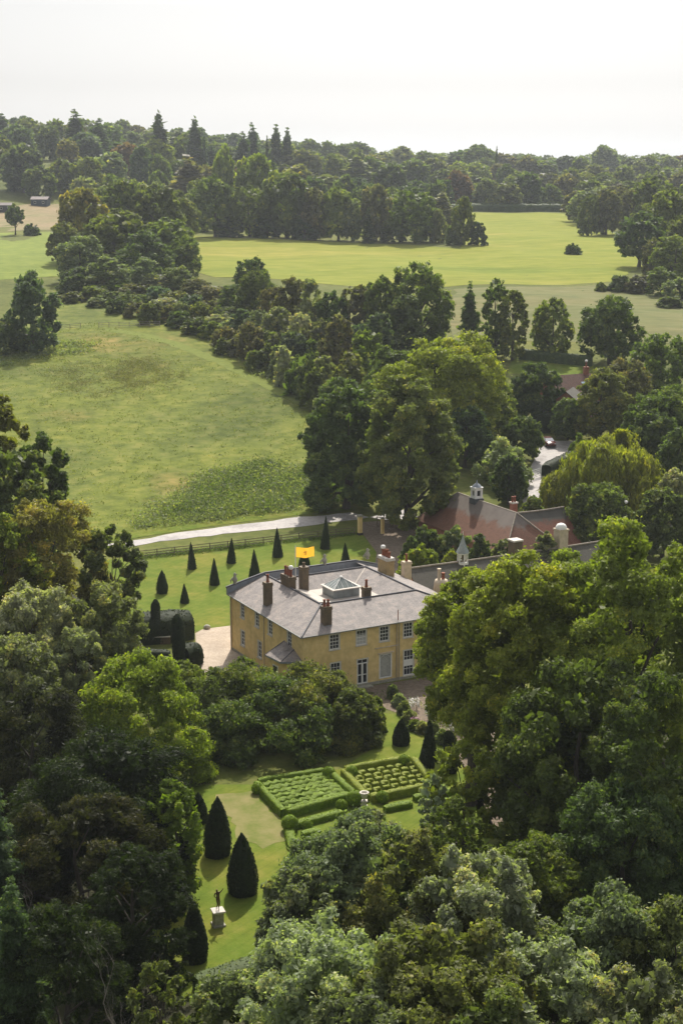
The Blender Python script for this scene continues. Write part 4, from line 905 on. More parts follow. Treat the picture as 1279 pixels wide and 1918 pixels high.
# ================================================================== gardens
def pxw(px, Y): return px / ppm(Y)
def topiary(x, yb, yt, w, kind, label, group, n=900, s=.07, tilt=0, name='clipped_yew', col='topiary', cat='topiary'):
    g = ground(x, yb); t = atY(x, yt, g.y); hh = max(.5, (t.z - g.z))
    g.y += pxw(w, g.y) * .3
    return clipped(name, g - Vector((0, 0, .05)), kind, pxw(w, g.y), hh, s, n, label, cat, group, seed=int(x + yb), tilt=tilt, col=col)
G1 = 'clipped yew cones on the front lawn'
for x, yb, yt, w, k, lab in [
    (359.7, 1067, 1016, 19, 'cone', 'clipped cone third from the left along the front lawn, below the drive'),
    (433, 1056, 1008, 20, 'cone', 'clipped cone on the front lawn, halfway between the house corner and the drive, back row'),
    (401.5, 1097, 1046, 21, 'cone', 'clipped yew cone standing alone in the middle of the front lawn'),
    (520, 1044.5, 989, 22, 'cone', 'tall clipped cone left of the orange flag, touching the lawn fence'),
    (477, 1086, 1030, 25, 'cone', 'broad clipped cone just above the left end of the house roof'),
    (609, 1029.5, 967, 21, 'cone', 'tallest clipped cone, its tip crossing the pale drive'),
    (647, 1062, 1017, 21, 'cone', 'rightmost clipped cone on the front lawn, behind the roof'),
    (569, 1074, 1027, 25, 'egg', 'fat clipped yew right behind the orange flag'),
    (303, 1113, 1069, 24, 'egg', 'squat clipped cone nearest the left hedge on the front lawn'),
    (346, 1131, 1094, 19, 'cone', 'small clipped cone poking up behind the big round hedge'),
    (513, 1092, 1070, 10, 'cone', 'tiny cone tip showing over the roof beside the chimney pots'),
    (259, 1042, 1025, 8, 'cone', 'tiny cone at the left end of the lawn fence'),
    (262, 1080, 1054, 22, 'ball', 'round clipped ball at the far left of the front lawn')]:
    topiary(x, yb, yt, w, k, lab, G1)
for x, yb, yt, w, k, lab in [
    (292, 1203, 1123, 18, 'column', 'thin clipped column rising in front of the round hedge'),
    (337, 1254, 1152, 25, 'column', 'stout clipped column right of the garden wall'),
    (376, 1234, 1216, 13, 'cone', 'small cone at the edge of the pink forecourt gravel')]:
    topiary(x, yb, yt, w, k, lab, 'clipped yews beside the forecourt', n=1400, s=.09)
G2 = 'clipped yews on the garden lawn'
for x, yb, yt, w, k, lab in [
    (406, 1608, 1498, 56, 'egg', 'big dark clipped cone on the garden lawn, upper of the middle pair'),
    (454, 1680, 1567, 62, 'egg', 'biggest dark clipped cone, right of the statue'),
    (371, 1545, 1488, 36, 'egg', 'small clipped cone behind the upper big cone'),
    (364, 1806, 1693, 52, 'egg', 'clipped yew nearest the bottom edge, left of the lawn'),
    (333, 1712, 1630, 34, 'egg', 'dark clipped yew half hidden by the left trees'),
    (751, 1398, 1349, 34, 'egg', 'egg shaped clipped yew on the lawn by the flower border'),
    (803, 1438, 1346, 42, 'flare', 'tall flared clipped yew beside the gold parterre'),
    (840, 1412, 1370, 19, 'column', 'narrow clipped column among the white flowers'),
    (894, 1500, 1445, 42, 'flare', 'tiered clipped yew under the big bright tree'),
    (846, 1450, 1405, 20, 'column', 'small dark column half hidden behind a fruit tree')]:
    topiary(x, yb, yt, w, k, lab, G2, n=4200, s=.085)
topiary(657, 1289, 1279, 12, 'ball', 'dark potted ball left of the white garden door', 'clipped balls by the front wall', n=500, s=.05)
topiary(797, 1266, 1252, 14, 'ball', 'dark ball bush against the wall under the bright tree', 'clipped balls by the front wall', n=500, s=.05)
# big round-topped hedges beside the forecourt
def gp(x, y, h=0): return ground(x, y) + Vector((0, 0, h))
hedge('clipped_hedge', [gp(238, 1200), gp(300, 1196), gp(356, 1189)], 4.6, 3.1, .12, 26, 'massive round topped dark hedge at the edge of the front lawn', col='yew', seed=11, bump=.05)
hedge('clipped_hedge', [gp(345, 1248), gp(370, 1240)], 2.4, 2.4, .1, 30, 'small square dark hedge beside the pink gravel', col='yew', seed=12)
hedge('clipped_hedge', [gp(262, 1238), gp(318, 1240)], 1.6, 1.3, .1, 30, 'low dark hedge in front of the garden wall', col='yew', seed=13)
gw = MB(); a, b = gp(238, 1207), gp(320, 1206); d = (b - a).normalized(); n_ = Vector((d.y, -d.x, 0))
gw.obox(a - n_ * .15, b - a, n_ * .3, (0, 0, .85)); gwo = empty('garden_wall'); tag(gwo, 'low garden wall with pale coping below the round hedge', 'wall'); gw.build('wall', brick_brown, gwo)
gw = MB(); gw.obox(a - n_ * .26 + Vector((0, 0, .852)), b - a, n_ * .52, (0, 0, .1)); gw.build('coping', stone_l, gwo, bevel=.015)

# parterres
def bil(c, s, t): return c[0] * (1 - s) * (1 - t) + c[1] * s * (1 - t) + c[2] * s * t + c[3] * (1 - s) * t
def parterre(c, label, col, rows, cols, hb, key, seed):
    t = empty('parterre', bil(c, .5, .5)); tag(t, label, 'parterre')
    off = -t.location
    L = lambda s, q: bil(c, s, q) + off
    rnd = random.Random(seed)
    b = [L(0, 0), L(1, 0), L(1, 1), L(0, 1)]
    for i in range(4):
        p, q = b[i], b[(i + 1) % 4]; d = (q - p).normalized() * .32
        hedge('border_hedge', [p + d, q - d], .62, hb, .05, 110, None, col=col, seed=seed + i, bump=.07, parent=t)
    for j in range(rows):
        tt = (j + .9) / (rows + .8)
        if key:                       # short rails with stepped ends
            for k in range(cols):
                s0 = (k + .45 + .25 * (j % 2)) / (cols + .55); s1 = s0 + .62 / cols
                hedge('hedge_bar', [L(s0, tt), L(min(.97, s1), tt)],   .50, .42, .04, 110, None, col=col, seed=seed + 9 + j * 20 + k, bump=.1, parent=t)
                if (k + j) % 2: hedge('hedge_bar', [L(s0, tt), L(s0, min(.96, tt + .52 / rows))], .46, .42, .04, 110, None, col=col, seed=seed + 500 + j * 20 + k, bump=.1, parent=t)
        else:
            pts = [L(.06 + .88 * k / (cols * 2), tt + (.022 if k % 2 else -.022)) for k in range(cols * 2 + 1)]
            hedge('hedge_row', pts, .74, .54, .05, 100, None, col=col, seed=seed + 9 + j, bump=.32, parent=t)
    return t
PC = [ground(478, 1474), ground(613, 1452), ground(663, 1497), ground(533, 1533)]
parterre(PC, 'bright green box parterre left of the stone urn', 'box', 7, 9, .75, False, 40)
PD = [ground(640, 1450), ground(772, 1427), ground(812, 1478), ground(690, 1504)]
parterre(PD, 'golden box parterre in a stepped pattern right of the stone urn', 'boxgold', 6, 7, .7, True, 700)
for i, (p, q, lab) in enumerate([((545, 1552), (640, 1527), 'low box strip in front of the bright green parterre'), ((548, 1592), (541, 1557), 'short box block at the corner nearest the worn grass'),
                                 ((566, 1568), (600, 1562), 'short box strip half under the grey-green shrubs'), ((775, 1500), (870, 1484), 'box strip in front of the golden parterre, under the small tree'), ((720, 1520), (770, 1510), 'box strip between the urn and the small tree'), ((800, 1512), (880, 1500), 'second box strip, nearer the grey-green shrubs')]):
    hedge('box_hedge', [gp(*p), gp(*q)], .8, .5, .055, 90, lab, col='box', seed=900 + i, bump=.1, group='loose box strips round the parterres')
for x, y, w, lab in [(616, 1462, 30, 'box ball at the top corner of the bright green parterre'), (658, 1459, 28, 'box ball at the top left of the golden parterre'), (664, 1512, 36, 'biggest box ball, left of the stone urn'),
                     (640, 1520, 26, 'box ball just left of the biggest ball'), (482, 1489, 26, 'box ball at the left corner of the bright green parterre'), (543, 1560, 38, 'box ball at the near corner by the worn grass'),
                     (757, 1436, 26, 'box ball behind the golden parterre near the egg shaped yew'), (684, 1540, 34, 'dark box ball in front of the stone urn'), (716, 1506, 28, 'box ball right of the stone urn'), (822, 1492, 30, 'box ball under the small fruit tree'), (576, 1556, 24, 'small box ball beside the near corner ball'), (712, 1548, 26, 'box ball among the grey-green shrubs, in front of the urn')]:
    topiary(x, y, y - w * .8, w * .85, 'ball', lab, 'clipped box balls round the parterres', n=1100, s=.055, name='box_ball', col='box', cat='box ball')
# urn on a pedestal
def urn(x, y, yt, label):
    g = ground(x, y); hh = atY(x, yt, g.y).z - g.z; t = empty('stone_urn', g); tag(t, label, 'urn'); k = hh / 1.25
    m = MB(); m.box(-.26 * k, .26 * k, -.26 * k, .26 * k, 0, .12 * k); m.box(-.19 * k, .19 * k, -.19 * k, .19 * k, .121 * k, .5 * k); m.box(-.25 * k, .25 * k, -.25 * k, .25 * k, .501 * k, .58 * k); m.build('pedestal', stone_l, t, bevel=.01)
    m = MB(); m.lathe([(.16 * k, .58 * k), (.06 * k, .66 * k), (.07 * k, .72 * k), (.22 * k, .85 * k), (.27 * k, 1.0 * k), (.25 * k, 1.08 * k), (.38 * k, 1.2 * k), (.38 * k, 1.25 * k), (.28 * k, 1.25 * k), (.2 * k, 1.1 * k)], 16); m.build('bowl', stone_l, t)
urn(682, 1512, 1484, 'pale stone urn on a pedestal between the two parterres')
# statue
g = ground(409, 1733); st = empty('statue', g, R(20)); tag(st, 'slender bronze figure on a square stone plinth on the garden lawn', 'statue')
ptz = atY(409, 1704, g.y).z; tpz = atY(408, 1663, g.y).z
m = MB(); m.box(-.46, .46, -.46, .46, 0, .16); m.box(-.35, .35, -.35, .35, .161, ptz - .14); m.build('plinth', stone, st, bevel=.02)
m = MB(); m.box(-.46, .46, -.46, .46, ptz - .139, ptz); m.build('plinth_cap', stone_l, st, bevel=.02)
k = (tpz - ptz) / 1.72
def skin(name, verts, edges, mat, parent, loc=(0, 0, 0), rz=0, root=0):
    me = bpy.data.meshes.new(name); me.from_pydata([v[:3] for v in verts], edges, [])
    o = link(name, me, mat, parent, loc); o.rotation_euler.z = rz
    a = o.modifiers.new('skin', 'SKIN'); a.use_smooth_shade = True
    for i, v in enumerate(verts): me.skin_vertices[0].data[i].radius = (v[3], v[3] if len(v) < 5 else v[4]); me.skin_vertices[0].data[i].use_root = (i == root)
    b = o.modifiers.new('sub', 'SUBSURF'); b.levels = 1; b.render_levels = 2
    return o
fv_ = [(0, 0, .88, .13, .10), (0.03, .01, 1.08, .105, .085), (0.0, .03, 1.28, .14, .09), (-.05, .02, 1.42, .05), (-.06, .0, 1.52, .075), (-.055, -.01, 1.63, .07),
       (.09, 0, .84, .085), (.12, -.05, .48, .06), (.04, .02, .10, .035), (.06, -.12, .03, .035),
       (-.07, 0, .84, .085), (-.03, -.14, .5, .06), (-.08, .10, .16, .035), (-.1, .02, .03, .035),
       (.15, .02, 1.34, .055), (.27, -.02, 1.42, .042), (.36, -.10, 1.60, .032), (.40, -.12, 1.68, .025),
       (-.17, .02, 1.31, .055), (-.24, .06, 1.10, .042), (-.14, -.06, .98, .032), (-.09, -.10, .97, .024)]
fe = [(0, 1), (1, 2), (2, 3), (3, 4), (4, 5), (0, 6), (6, 7), (7, 8), (8, 9), (0, 10), (10, 11), (11, 12), (12, 13), (2, 14), (14, 15), (15, 16), (16, 17), (2, 18), (18, 19), (19, 20), (20, 21)]
bronze = noise_mat('old_bronze', [(.3, (.06, .04, .02)), (.7, (.15, .09, .045))], 5, rough=.55)
bronze.node_tree.nodes['Principled BSDF'].inputs['Metallic'].default_value = .4
skin('figure', [(x * k, y * k, z * k, r_[0] * k, (r_[1] if len(r_) > 1 else r_[0]) * k) for x, y, z, *r_ in fv_], fe, bronze, st, (0, 0, ptz))
# flower border between lawn and path
rnd = random.Random(5)
FB = [(748, 1322), (757, 1338), (766, 1352), (776, 1366), (790, 1372), (812, 1376), (828, 1392), (846, 1396), (862, 1404), (878, 1416), (735, 1308), (896, 1428), (906, 1446), (918, 1462)]
for i, (x, y) in enumerate(FB):
    hh = rnd.uniform(14, 26); tree('shrub', x, y - hh, rnd.uniform(18, 32), 0, rnd.choice(['silver', 'grey', 'silver', 'olive']), 'border_shrub', None, 'shrub', base=y, minh=.5, place='in the pale flower border below the house', n_mul=2.2, trunk=False)
FLW = plain('white_petals', (.62, .60, .55), .8)
def flowers(x, y, w, h, n, col, label, dy=0):
    g = ground(x, y); rng = np.random.default_rng(int(x)); W = pxw(w, g.y)
    Pp = np.stack([rng.uniform(-W, W, n), rng.uniform(-W * .8, W * .8, n), rng.uniform(.4, h, n)], 1); V, Q = cards(Pp, unit(rng.normal(size=(n, 3)) + [0, -.3, 1]), .09, rng, .9)
    st_ = MB()
    for p in Pp[::12]: st_.tube([(p[0] * .6, p[1] * .6, 0), tuple(p)], .012, 3)
    o = empty('flower_clump', g); tag(o, label, 'flowers'); link('blossom', np_mesh('blossom', V, Q), col, o); st_.build('stem', BARK, o)
flowers(812, 1349, 16, 1.6, 260, FLW, 'cream flowers just above the tall flared yew'); flowers(852, 1372, 14, 1.4, 320, FLW, 'white flowers behind the narrow column yew'); flowers(876, 1382, 12, 1.2, 220, FLW, 'white flowers nearest the big bright tree')
flowers(777, 1362, 8, 1.0, 200, plain('pink_petals', (.50, .30, .38), .8), 'pink flowers at the edge of the lawn'); flowers(775, 1330, 10, 1.3, 150, FLW, 'cream flowers in the border nearest the house')
flowers(925, 1452, 12, 1.2, 260, plain('blush_petals', (.55, .42, .38), .8), 'blush flowers beside the tiered yew')

# ------------------------------------------------------------------ fences, gates, lamps, cars
wood = plain('weathered_oak', (.14, .115, .08), .9, var=.3); wood_pale = plain('pale_wood', (.30, .27, .22), .9, var=.2)
def fence(name, pts, hgt, rails, gap, label, mat=wood, cat='fence', rad=.06):
    pts = [Vector(p) for p in pts]; t = empty(name, pts[0]); tag(t, label, cat); path = []
    for a, b in zip(pts[:-1], pts[1:]):
        n = max(1, round((b - a).length / gap)); path += [a.lerp(b, i / n) for i in range(n)]
    path.append(pts[-1]); path = [Vector((p.x, p.y, gz(p.x, p.y))) - pts[0] for p in path]
    for p in path: m = MB(); m.box(p.x - rad, p.x + rad, p.y - rad, p.y + rad, p.z - .2, p.z + hgt); m.build('post', mat, t)
    for r_ in rails:
        m = MB()
        for a, b in zip(path[:-1], path[1:]): m.obox(a + Vector((0, -rad - .035, r_)), b - a, (0, .03, 0), (0, 0, .09))
        m.build('rail', mat, t)
    return t
fence('rail_fence', [ground(262, 1046), ground(360, 1035), ground(460, 1024), ground(560, 1012), ground(664, 1001)], 1.15, (.3, .65, 1.0), 2.6, 'post and rail fence along the back of the front lawn')
fence('field_fence', [ground(186, 614), ground(300, 612)], 1.3, (.35, .75, 1.15), 2.4, 'longer stretch of rail fence at the top of the meadow', wood_pale)
fence('field_fence', [ground(112, 618), ground(152, 615)], 1.3, (.35, .75, 1.15), 2.4, 'short stretch of rail fence beside the lone meadow tree', wood_pale)
fence('close_fence', [ground(706, 986), ground(730, 990), ground(752, 994)], 1.5, (.2, .5, .8, 1.1, 1.4), .9, 'brown wooden fence under the tall lime by the drive', wood)
g = ground(674, 1002); hh = atY(674, 964, g.y).z - g.z; gpz = empty('gate_pier', g, HRZ); tag(gpz, 'ochre gate pier at the end of the drive', 'gate pier')
m = MB(); m.box(-.27, .27, -.27, .27, 0, hh - .3); m.build('shaft', stucco, gpz); m = MB(); m.box(-.36, .36, -.36, .36, hh - .298, hh - .1); m.box(-.3, .3, -.3, .3, hh - .1 + .002, hh); m.build('cap', stone, gpz, bevel=.02)
m = MB(); m.box(-.34, .34, -.34, .34, -.1, .35); m.build('foot', plain('tarred_foot', (.05, .045, .04), .9), gpz)
g = ground(716, 1000); gpz = empty('gate_pier', g, HRZ); tag(gpz, 'narrow ochre gate pier against the brown fence', 'gate pier'); m = MB(); m.box(-.2, .2, -.2, .2, 0, 2.3); m.build('shaft', stucco, gpz); m = MB(); m.box(-.28, .28, -.28, .28, 2.302, 2.45); m.build('cap', stone, gpz)
# white field gate at the side drive
g = ground(984, 903); g2 = ground(1013, 893); gt = empty('white_gate', g); tag(gt, 'white barred gate across the side drive', 'gate'); d = g2 - g; L_ = d.length; dn = d.normalized()
m = MB()
for z in (.25, .55, .85, 1.15, 1.45): m.obox(dn * .2 + Vector((0, 0, z)), dn * (L_ - .4), (0, .05, 0), (0, 0, .1))
for q in (.2, L_ * .35, L_ * .65, L_ - .28): m.obox(dn * q + Vector((0, -.04, .2)), dn * .08, (0, .04, 0), (0, 0, 1.4))
m.build('bars', white, gt)
for q in (0, L_ - .15): m = MB(); m.obox(dn * q, dn * .18, (0, .18, 0), (0, 0, 1.8)); m.build('post', white, gt)
hedge('clipped_hedge', [gp(1022, 893), gp(1042, 882), gp(1072, 868)], 2.0, 2.1, .12, 16, 'dark clipped hedge along the side drive in front of the willow', col='yew', seed=21)
hedge('clipped_hedge', [gp(972, 672), gp(1040, 680), gp(1108, 686)], 1.8, 2.2, .2, 7, 'long straight clipped hedge below the small field trees', col='deep', seed=22)
hedge('clipped_hedge', [gp(1000, 810), gp(1050, 806), gp(1095, 803)], 3.0, 3.4, .2, 8, 'dark tall hedge across the back of the side drive', col='yew', seed=23)
hedge('field_hedge', [gp(830, 399), gp(930, 396), gp(1068, 398)], 5.0, 4.0, .6, 1.2, 'low dark straight hedge along the far edge of the yellow field', col='deep', seed=24, bump=.1)
def car(x, y, rz, paint, label, glassm=None):
    g = ground(x, y); t = empty('parked_car', g, rz); tag(t, label, 'car')
    prof_ = [(-2.1, .35), (-2.15, .62), (-2.0, .84), (-1.2, .95), (.95, .93), (1.75, .82), (2.1, .66), (2.15, .38)]
    m = MB(); W_ = .87
    for s in (0,):
        lv = [(-W_, 0.0), (-W_, 1), (W_, 1), (W_, 0)]
    n = len(prof_); V = []
    for x_, z_ in prof_:
        tp = .92 if abs(x_) > 1.9 else 1
        V += [(x_, -W_ * tp, .28), (x_, -W_ * tp, min(z_, .6)), (x_, -W_ * tp * .93, z_), (x_, W_ * tp * .93, z_), (x_, W_ * tp, min(z_, .6)), (x_, W_ * tp, .28)]
    fs = [(i * 6 + k_, i * 6 + (k_ + 1) % 6, (i + 1) * 6 + (k_ + 1) % 6, (i + 1) * 6 + k_) for i in range(n - 1) for k_ in range(6)] + [tuple(range(5, -1, -1)), tuple(range((n - 1) * 6, n * 6))]
    m.add(V, fs, True); b = m.build('body', paint, t, bevel=.03)
    m = MB(); c_ = [(-1.55, .93), (-1.15, 1.36), (.25, 1.38), (1.0, .93)]
    V = [(x_, s * (.78 if z_ < 1 else .62), z_) for x_, z_ in c_ for s in (-1, 1)]
    m.add(V, [(0, 1, 3, 2), (4, 5, 7, 6), (0, 2, 4, 6), (1, 7, 5, 3)]); m.build('windows', glassm or glass, t)
    m = MB(); m.box(-1.17, .27, -.63, .63, 1.362, 1.42); m.build('roof', paint, t, bevel=.03)
    for wx in (-1.35, 1.35):
        for s in (-1, 1):
            m = MB(); m.tube([(wx, s * .72, .32), (wx, s * .9, .32)], .32, 14); wo = m.build('wheel', plain('tyre', (.02, .02, .02), .9), t)
            m = MB(); m.tube([(wx, s * .9, .32), (wx, s * .905, .32)], .19, 12); m.build('rim', plain('rim', (.4, .4, .42), .3, .8), wo)
    for s in (-1, 1): m = MB(); m.box(2.08, 2.165, s * .6 - .14, s * .6 + .14, .58, .7); m.build('headlight', plain('lamp_glass', (.6, .6, .6), .1), t)
    return t
dark_red = plain('dark_red_paint', (.10, .025, .02), .25); silver = plain('silver_paint', (.50, .50, .52), .3); whitep = plain('white_car_paint', (.75, .75, .75), .3)
car(1026, 834, R(-80), dark_red, 'dark red car parked at the top of the pale drive', plain('screen_sun_glare', (.45, .45, .5), .15))  # sun glare on the car windows painted as a pale glass colour
car(1068, 793, R(-20), whitep, 'white car roof showing in the gap above the dark hedge')
car(1192, 984, R(10), dark_red, 'small red car beside the lamp, half hidden by bright foliage')
def lamp(x, yt, D, label):
    p = atY(x, yt, D); g = gz(p.x, D); t = empty('globe_lamp', (p.x, D, g)); tag(t, label, 'lamp'); h = p.z - g
    m = MB(); m.tube([(0, 0, 0), (0, 0, h - .2)], [.07, .045], 8); m.lathe([(.14, 0), (.12, .4), (.07, .45)], 8); m.build('post', plain('black_iron', (.02, .02, .02), .5), t); m = MB(); m.lathe([(.04, h - .2), (.2, h - .1), (.25, h + .05), (.2, h + .2), (.02, h + .26)], 12); m.build('globe', white, t)
lamp(1172, 941, 205, 'white globe lamp in front of the willow')
g = ground(511, 1180); m = MB(); m.lathe([(.3, 0), (.42, .15), (.4, .35), (.2, .5), (.02, .52)], 10); o = m.build('stone_ball', stone, None, tuple(ground(388, 1178))); tag(o, 'small stone ball at the lawn edge beside the forecourt', 'stone ball')

# ================================================================== trees
Tl = 'beside the long drive'
def T(kind, x, yt, w, D, col, lab, **k): return tree(kind, x, yt, w, D, col, label=lab, **k)
# right foreground giants
T('broad', 985, 1040, 330, 117, 'lime', 'huge bright green tree covering the right end of the house', n_mul=1.25, cb=.33)
T('broad', 888, 1066, 222, 124, 'lime', 'bright yellow-green tree touching the house roof at its right end', n_mul=1.3, cb=.36)
T('tall', 1195, 972, 330, 112, 'lime', 'tallest bright green tree at the right edge, reaching above the stable roof', n_mul=1.15)
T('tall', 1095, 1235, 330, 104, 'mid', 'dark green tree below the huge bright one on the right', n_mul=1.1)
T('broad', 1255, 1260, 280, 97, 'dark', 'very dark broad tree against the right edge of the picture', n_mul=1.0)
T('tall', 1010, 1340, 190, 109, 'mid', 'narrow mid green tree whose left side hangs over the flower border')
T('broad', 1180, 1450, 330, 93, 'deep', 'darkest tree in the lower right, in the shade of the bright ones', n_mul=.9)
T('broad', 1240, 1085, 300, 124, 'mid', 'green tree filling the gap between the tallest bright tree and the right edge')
T('broad', 1110, 1032, 270, 128, 'bright', 'bright tree behind the two biggest ones, under the domed stack')
# bottom foreground
SP = 'in the grey-green thicket along the bottom'
for i, (kind, x, yt, w, D, col, lab) in enumerate([
    ('broad', 662, 1528, 285, 88, 'grey', 'grey-green tree bulging over the garden lawn, bottom centre'),
    ('loose', 790, 1560, 230, 84, 'olive', 'olive tinted tree in the middle of the bottom thicket'),
    ('loose', 900, 1605, 240, 80, 'silver', 'silvery leaved tree in the bottom thicket, below the dark shade'),
    ('broad', 985, 1560, 220, 90, 'mid', 'dull dark green tree between the small fruit tree and the deep shade'),
    ('loose', 1150, 1660, 270, 77, 'grey', 'grey-green tree low on the right beneath the darkest tree'),
    ('loose', 1270, 1690, 200, 75, 'olive', 'olive tree at the bottom right edge'),
    ('broad', 620, 1745, 330, 72, 'silver', 'broad soft green tree at the bottom, just right of the lawn'),
    ('broad', 830, 1750, 300, 69, 'olive', 'speckled tree in the bottom thicket with yellowing leaves'),
    ('loose', 1040, 1760, 270, 70, 'silver', 'silver flecked tree at the bottom, right of centre'),
    ('loose', 1200, 1830, 260, 67, 'grey', 'grey-green tree cut by the bottom edge on the right'),
    ('broad', 480, 1820, 210, 74, 'grey', 'green bushy tree at the very bottom left of centre'),
    ('broad', 700, 1860, 260, 66, 'grey', 'green tree cut by the bottom edge in the centre'),
    ('loose', 930, 1870, 230, 64, 'olive', 'yellowish tree cut by the bottom edge, right of centre')]):
    T(kind, x, yt, w * 1.22, D, col, lab, n_mul=1.6)
T('broad', 560, 1635, 165, 83, 'grey', 'grey-green tree nearest the statue, overhanging the lawn from the right', n_mul=1.5)
T('loose', 870, 1392, 150, 108, 'lime', 'small open fruit tree with a leaning bare trunk beside the golden parterre', n_mul=.55)
T('loose', 812, 1450, 60, 106, 'silver', 'little silvery sapling in front of the golden parterre', n_mul=.5)
T('loose', 700, 1515, 130, 100, 'grey', 'small grey-green tree in front of the stone urn', n_mul=.7)
T('loose', 850, 1498, 130, 99, 'mid', 'small green tree hiding the near side of the golden parterre', n_mul=.7)
hedge('clipped_hedge', [gp(370, 1862), gp(430, 1842), gp(500, 1820)], 1.7, 1.2, .09, 40, 'dark hedge closing the bottom of the garden lawn', col='dark', seed=25)
# left foreground
T('mound', 255, 1222, 290, 128, 'lime', 'bright layered evergreen with rounded tufts left of the rhododendrons', n_mul=1.1, name='evergreen_tree', trunk=False)
T('broad', 322, 1468, 122, 106, 'bright', 'green tree leaning over the left side of the garden lawn')
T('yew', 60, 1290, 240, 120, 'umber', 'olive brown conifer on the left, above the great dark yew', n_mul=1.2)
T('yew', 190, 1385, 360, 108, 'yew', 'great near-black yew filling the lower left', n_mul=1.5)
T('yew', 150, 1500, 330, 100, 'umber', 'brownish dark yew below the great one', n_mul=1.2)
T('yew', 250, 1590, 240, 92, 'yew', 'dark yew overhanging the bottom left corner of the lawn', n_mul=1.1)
T('conifer', -20, 1455, 190, 97, 'fir', 'pale green fir cut by the left edge', n_mul=1.2)
T('conifer', 20, 1640, 200, 84, 'fir', 'blue-green fir in the bottom left corner', n_mul=1.2)
T('loose', 300, 1800, 120, 78, 'olive', 'straggly yellowish bush at the bottom beside the bare tree', n_mul=.5)
T('loose', 400, 1840, 120, 77, 'olive', 'thin olive bush at the bottom between lawn and bare tree', n_mul=.8)
T('yew', 120, 1690, 260, 84, 'yew', 'black-green yew behind the bare tree at the bottom', n_mul=.8)
T('mound', 450, 1246, 265, 141, 'rhodo', 'rhododendron mound in front of the bay, left half', n_mul=1.4, name='rhododendron')
T('mound', 590, 1256, 265, 140, 'rhodo', 'rhododendron mound below the house front, right half', n_mul=1.5, name='rhododendron')
T('mound', 505, 1285, 300, 137, 'dark', 'darker rhododendron filling the front of the mound', n_mul=1.2, name='rhododendron')
T('mound', 405, 1320, 150, 135.5, 'dark', 'small rhododendron at the left foot of the mound', n_mul=1.1, name='rhododendron')
T('mound', 660, 1290, 130, 138.5, 'rhodo', 'right shoulder of the rhododendron mound', n_mul=1.3, name='rhododendron')
T('mound', 705, 1305, 40, 141, 'mid', 'low light green bush right of the rhododendrons', n_mul=1.4, trunk=False)
T('mound', 340, 1238, 130, 147, 'mid', 'green bush between the garden wall and the rhododendrons', n_mul=1.3, trunk=False)
# left middle
T('tall', 0, 742, 120, 176, 'gold', 'tall tree at the left edge with a golden top', n_mul=1.2)
T('broad', 78, 812, 104, 172, 'dark', 'dark tree beside the golden topped one on the left', n_mul=1.5)
T('broad', 20, 840, 170, 166, 'dark', 'dark tree at the left edge below the golden top', n_mul=1.)
T('broad', 85, 935, 240, 154, 'gold', 'broad tree with yellowing leaves on the left, above the drive end', n_mul=1.3)
T('broad', 0, 965, 170, 150, 'lime', 'yellow-green tree cut by the left edge, level with the drive', n_mul=1.1)
T('loose', 205, 985, 130, 153, 'olive', 'tree hiding the left end of the pale drive', n_mul=1.3)
T('loose', 55, 1100, 200, 141, 'silver', 'silvery poplar-like tree on the left, below the yellowing ones', n_mul=1.3)
T('loose', 185, 1095, 190, 143, 'grey', 'grey-green tree left of the big round hedge', n_mul=1.4)
T('broad', 20, 1190, 200, 133, 'grey', 'grey-green tree cut by the left edge above the olive conifer')
T('loose', 145, 1175, 130, 138, 'silver', 'silver flecked tree left of the garden wall', n_mul=1.2)
# centre
T('broad', 648, 712, 172, 231, 'dark', 'dark oval tree at the meadow corner, left of the tall lime', n_mul=1.6)
T('tall', 768, 704, 200, 221, 'olive', 'tall lime tree with pale green crown behind the drive', n_mul=1.9)
T('broad', 825, 625, 250, 266, 'lime', 'broad yellow-green spreading tree behind the tall lime', n_mul=1.6)
T('broad', 740, 650, 120, 276, 'mid', 'mid green tree between the hedgerow and the yellow-green one', n_mul=1.3)
T('broad', 872, 760, 110, 252, 'deep', 'very dark tree right of the tall lime', n_mul=1.2)
T('broad', 915, 700, 110, 270, 'mid', 'mid green tree left of the dark evergreen in the yard', n_mul=1.2)
T('shrub', 940, 820, 112, 243, 'silver', 'silvery grey tree behind the cupola', n_mul=1.6, name='broadleaf_tree')
T('broad', 1008, 678, 112, 283, 'deep', 'dark evergreen left of the red cottage roof', n_mul=1.5)
T('willow', 1160, 794, 150, 228, 'willow', 'big golden-green weeping willow on the right', n_mul=2.4)
T('willow', 1112, 815, 118, 224, 'willow', 'left head of the weeping willow, slightly lower', n_mul=2.2)
T('willow', 1205, 845, 90, 226, 'willow', 'right shoulder of the weeping willow', n_mul=2.0)
T('willow', 1056, 878, 84, 226, 'willow', 'smaller willow clump left of the weeping willow', n_mul=2.2)
T('willow', 1218, 885, 90, 222, 'willow', 'low willow clump at the right foot of the weeping willow', n_mul=1.8)
T('broad', 1130, 690, 115, 270, 'olive', 'olive green tree right of the red cottage', n_mul=1.3)
T('broad', 1178, 672, 110, 284, 'brown', 'brown-green tree behind the olive one', n_mul=1.3)
T('broad', 1240, 625, 120, 302, 'mid', 'pale green tree at the right edge above the brownish one')
T('broad', 1240, 722, 140, 258, 'mid', 'layered green tree at the right edge, above the willow', n_mul=1.5)
T('broad', 1225, 770, 110, 246, 'dark', 'dark tree directly behind the willow on its right', n_mul=1.3)
T('broad', 1275, 800, 90, 238, 'dark', 'dark tree at the right edge level with the willow top', n_mul=1.3)
T('loose', 1265, 878, 80, 218, 'silver', 'silvery tree at the right edge beside the willow', n_mul=1.8)
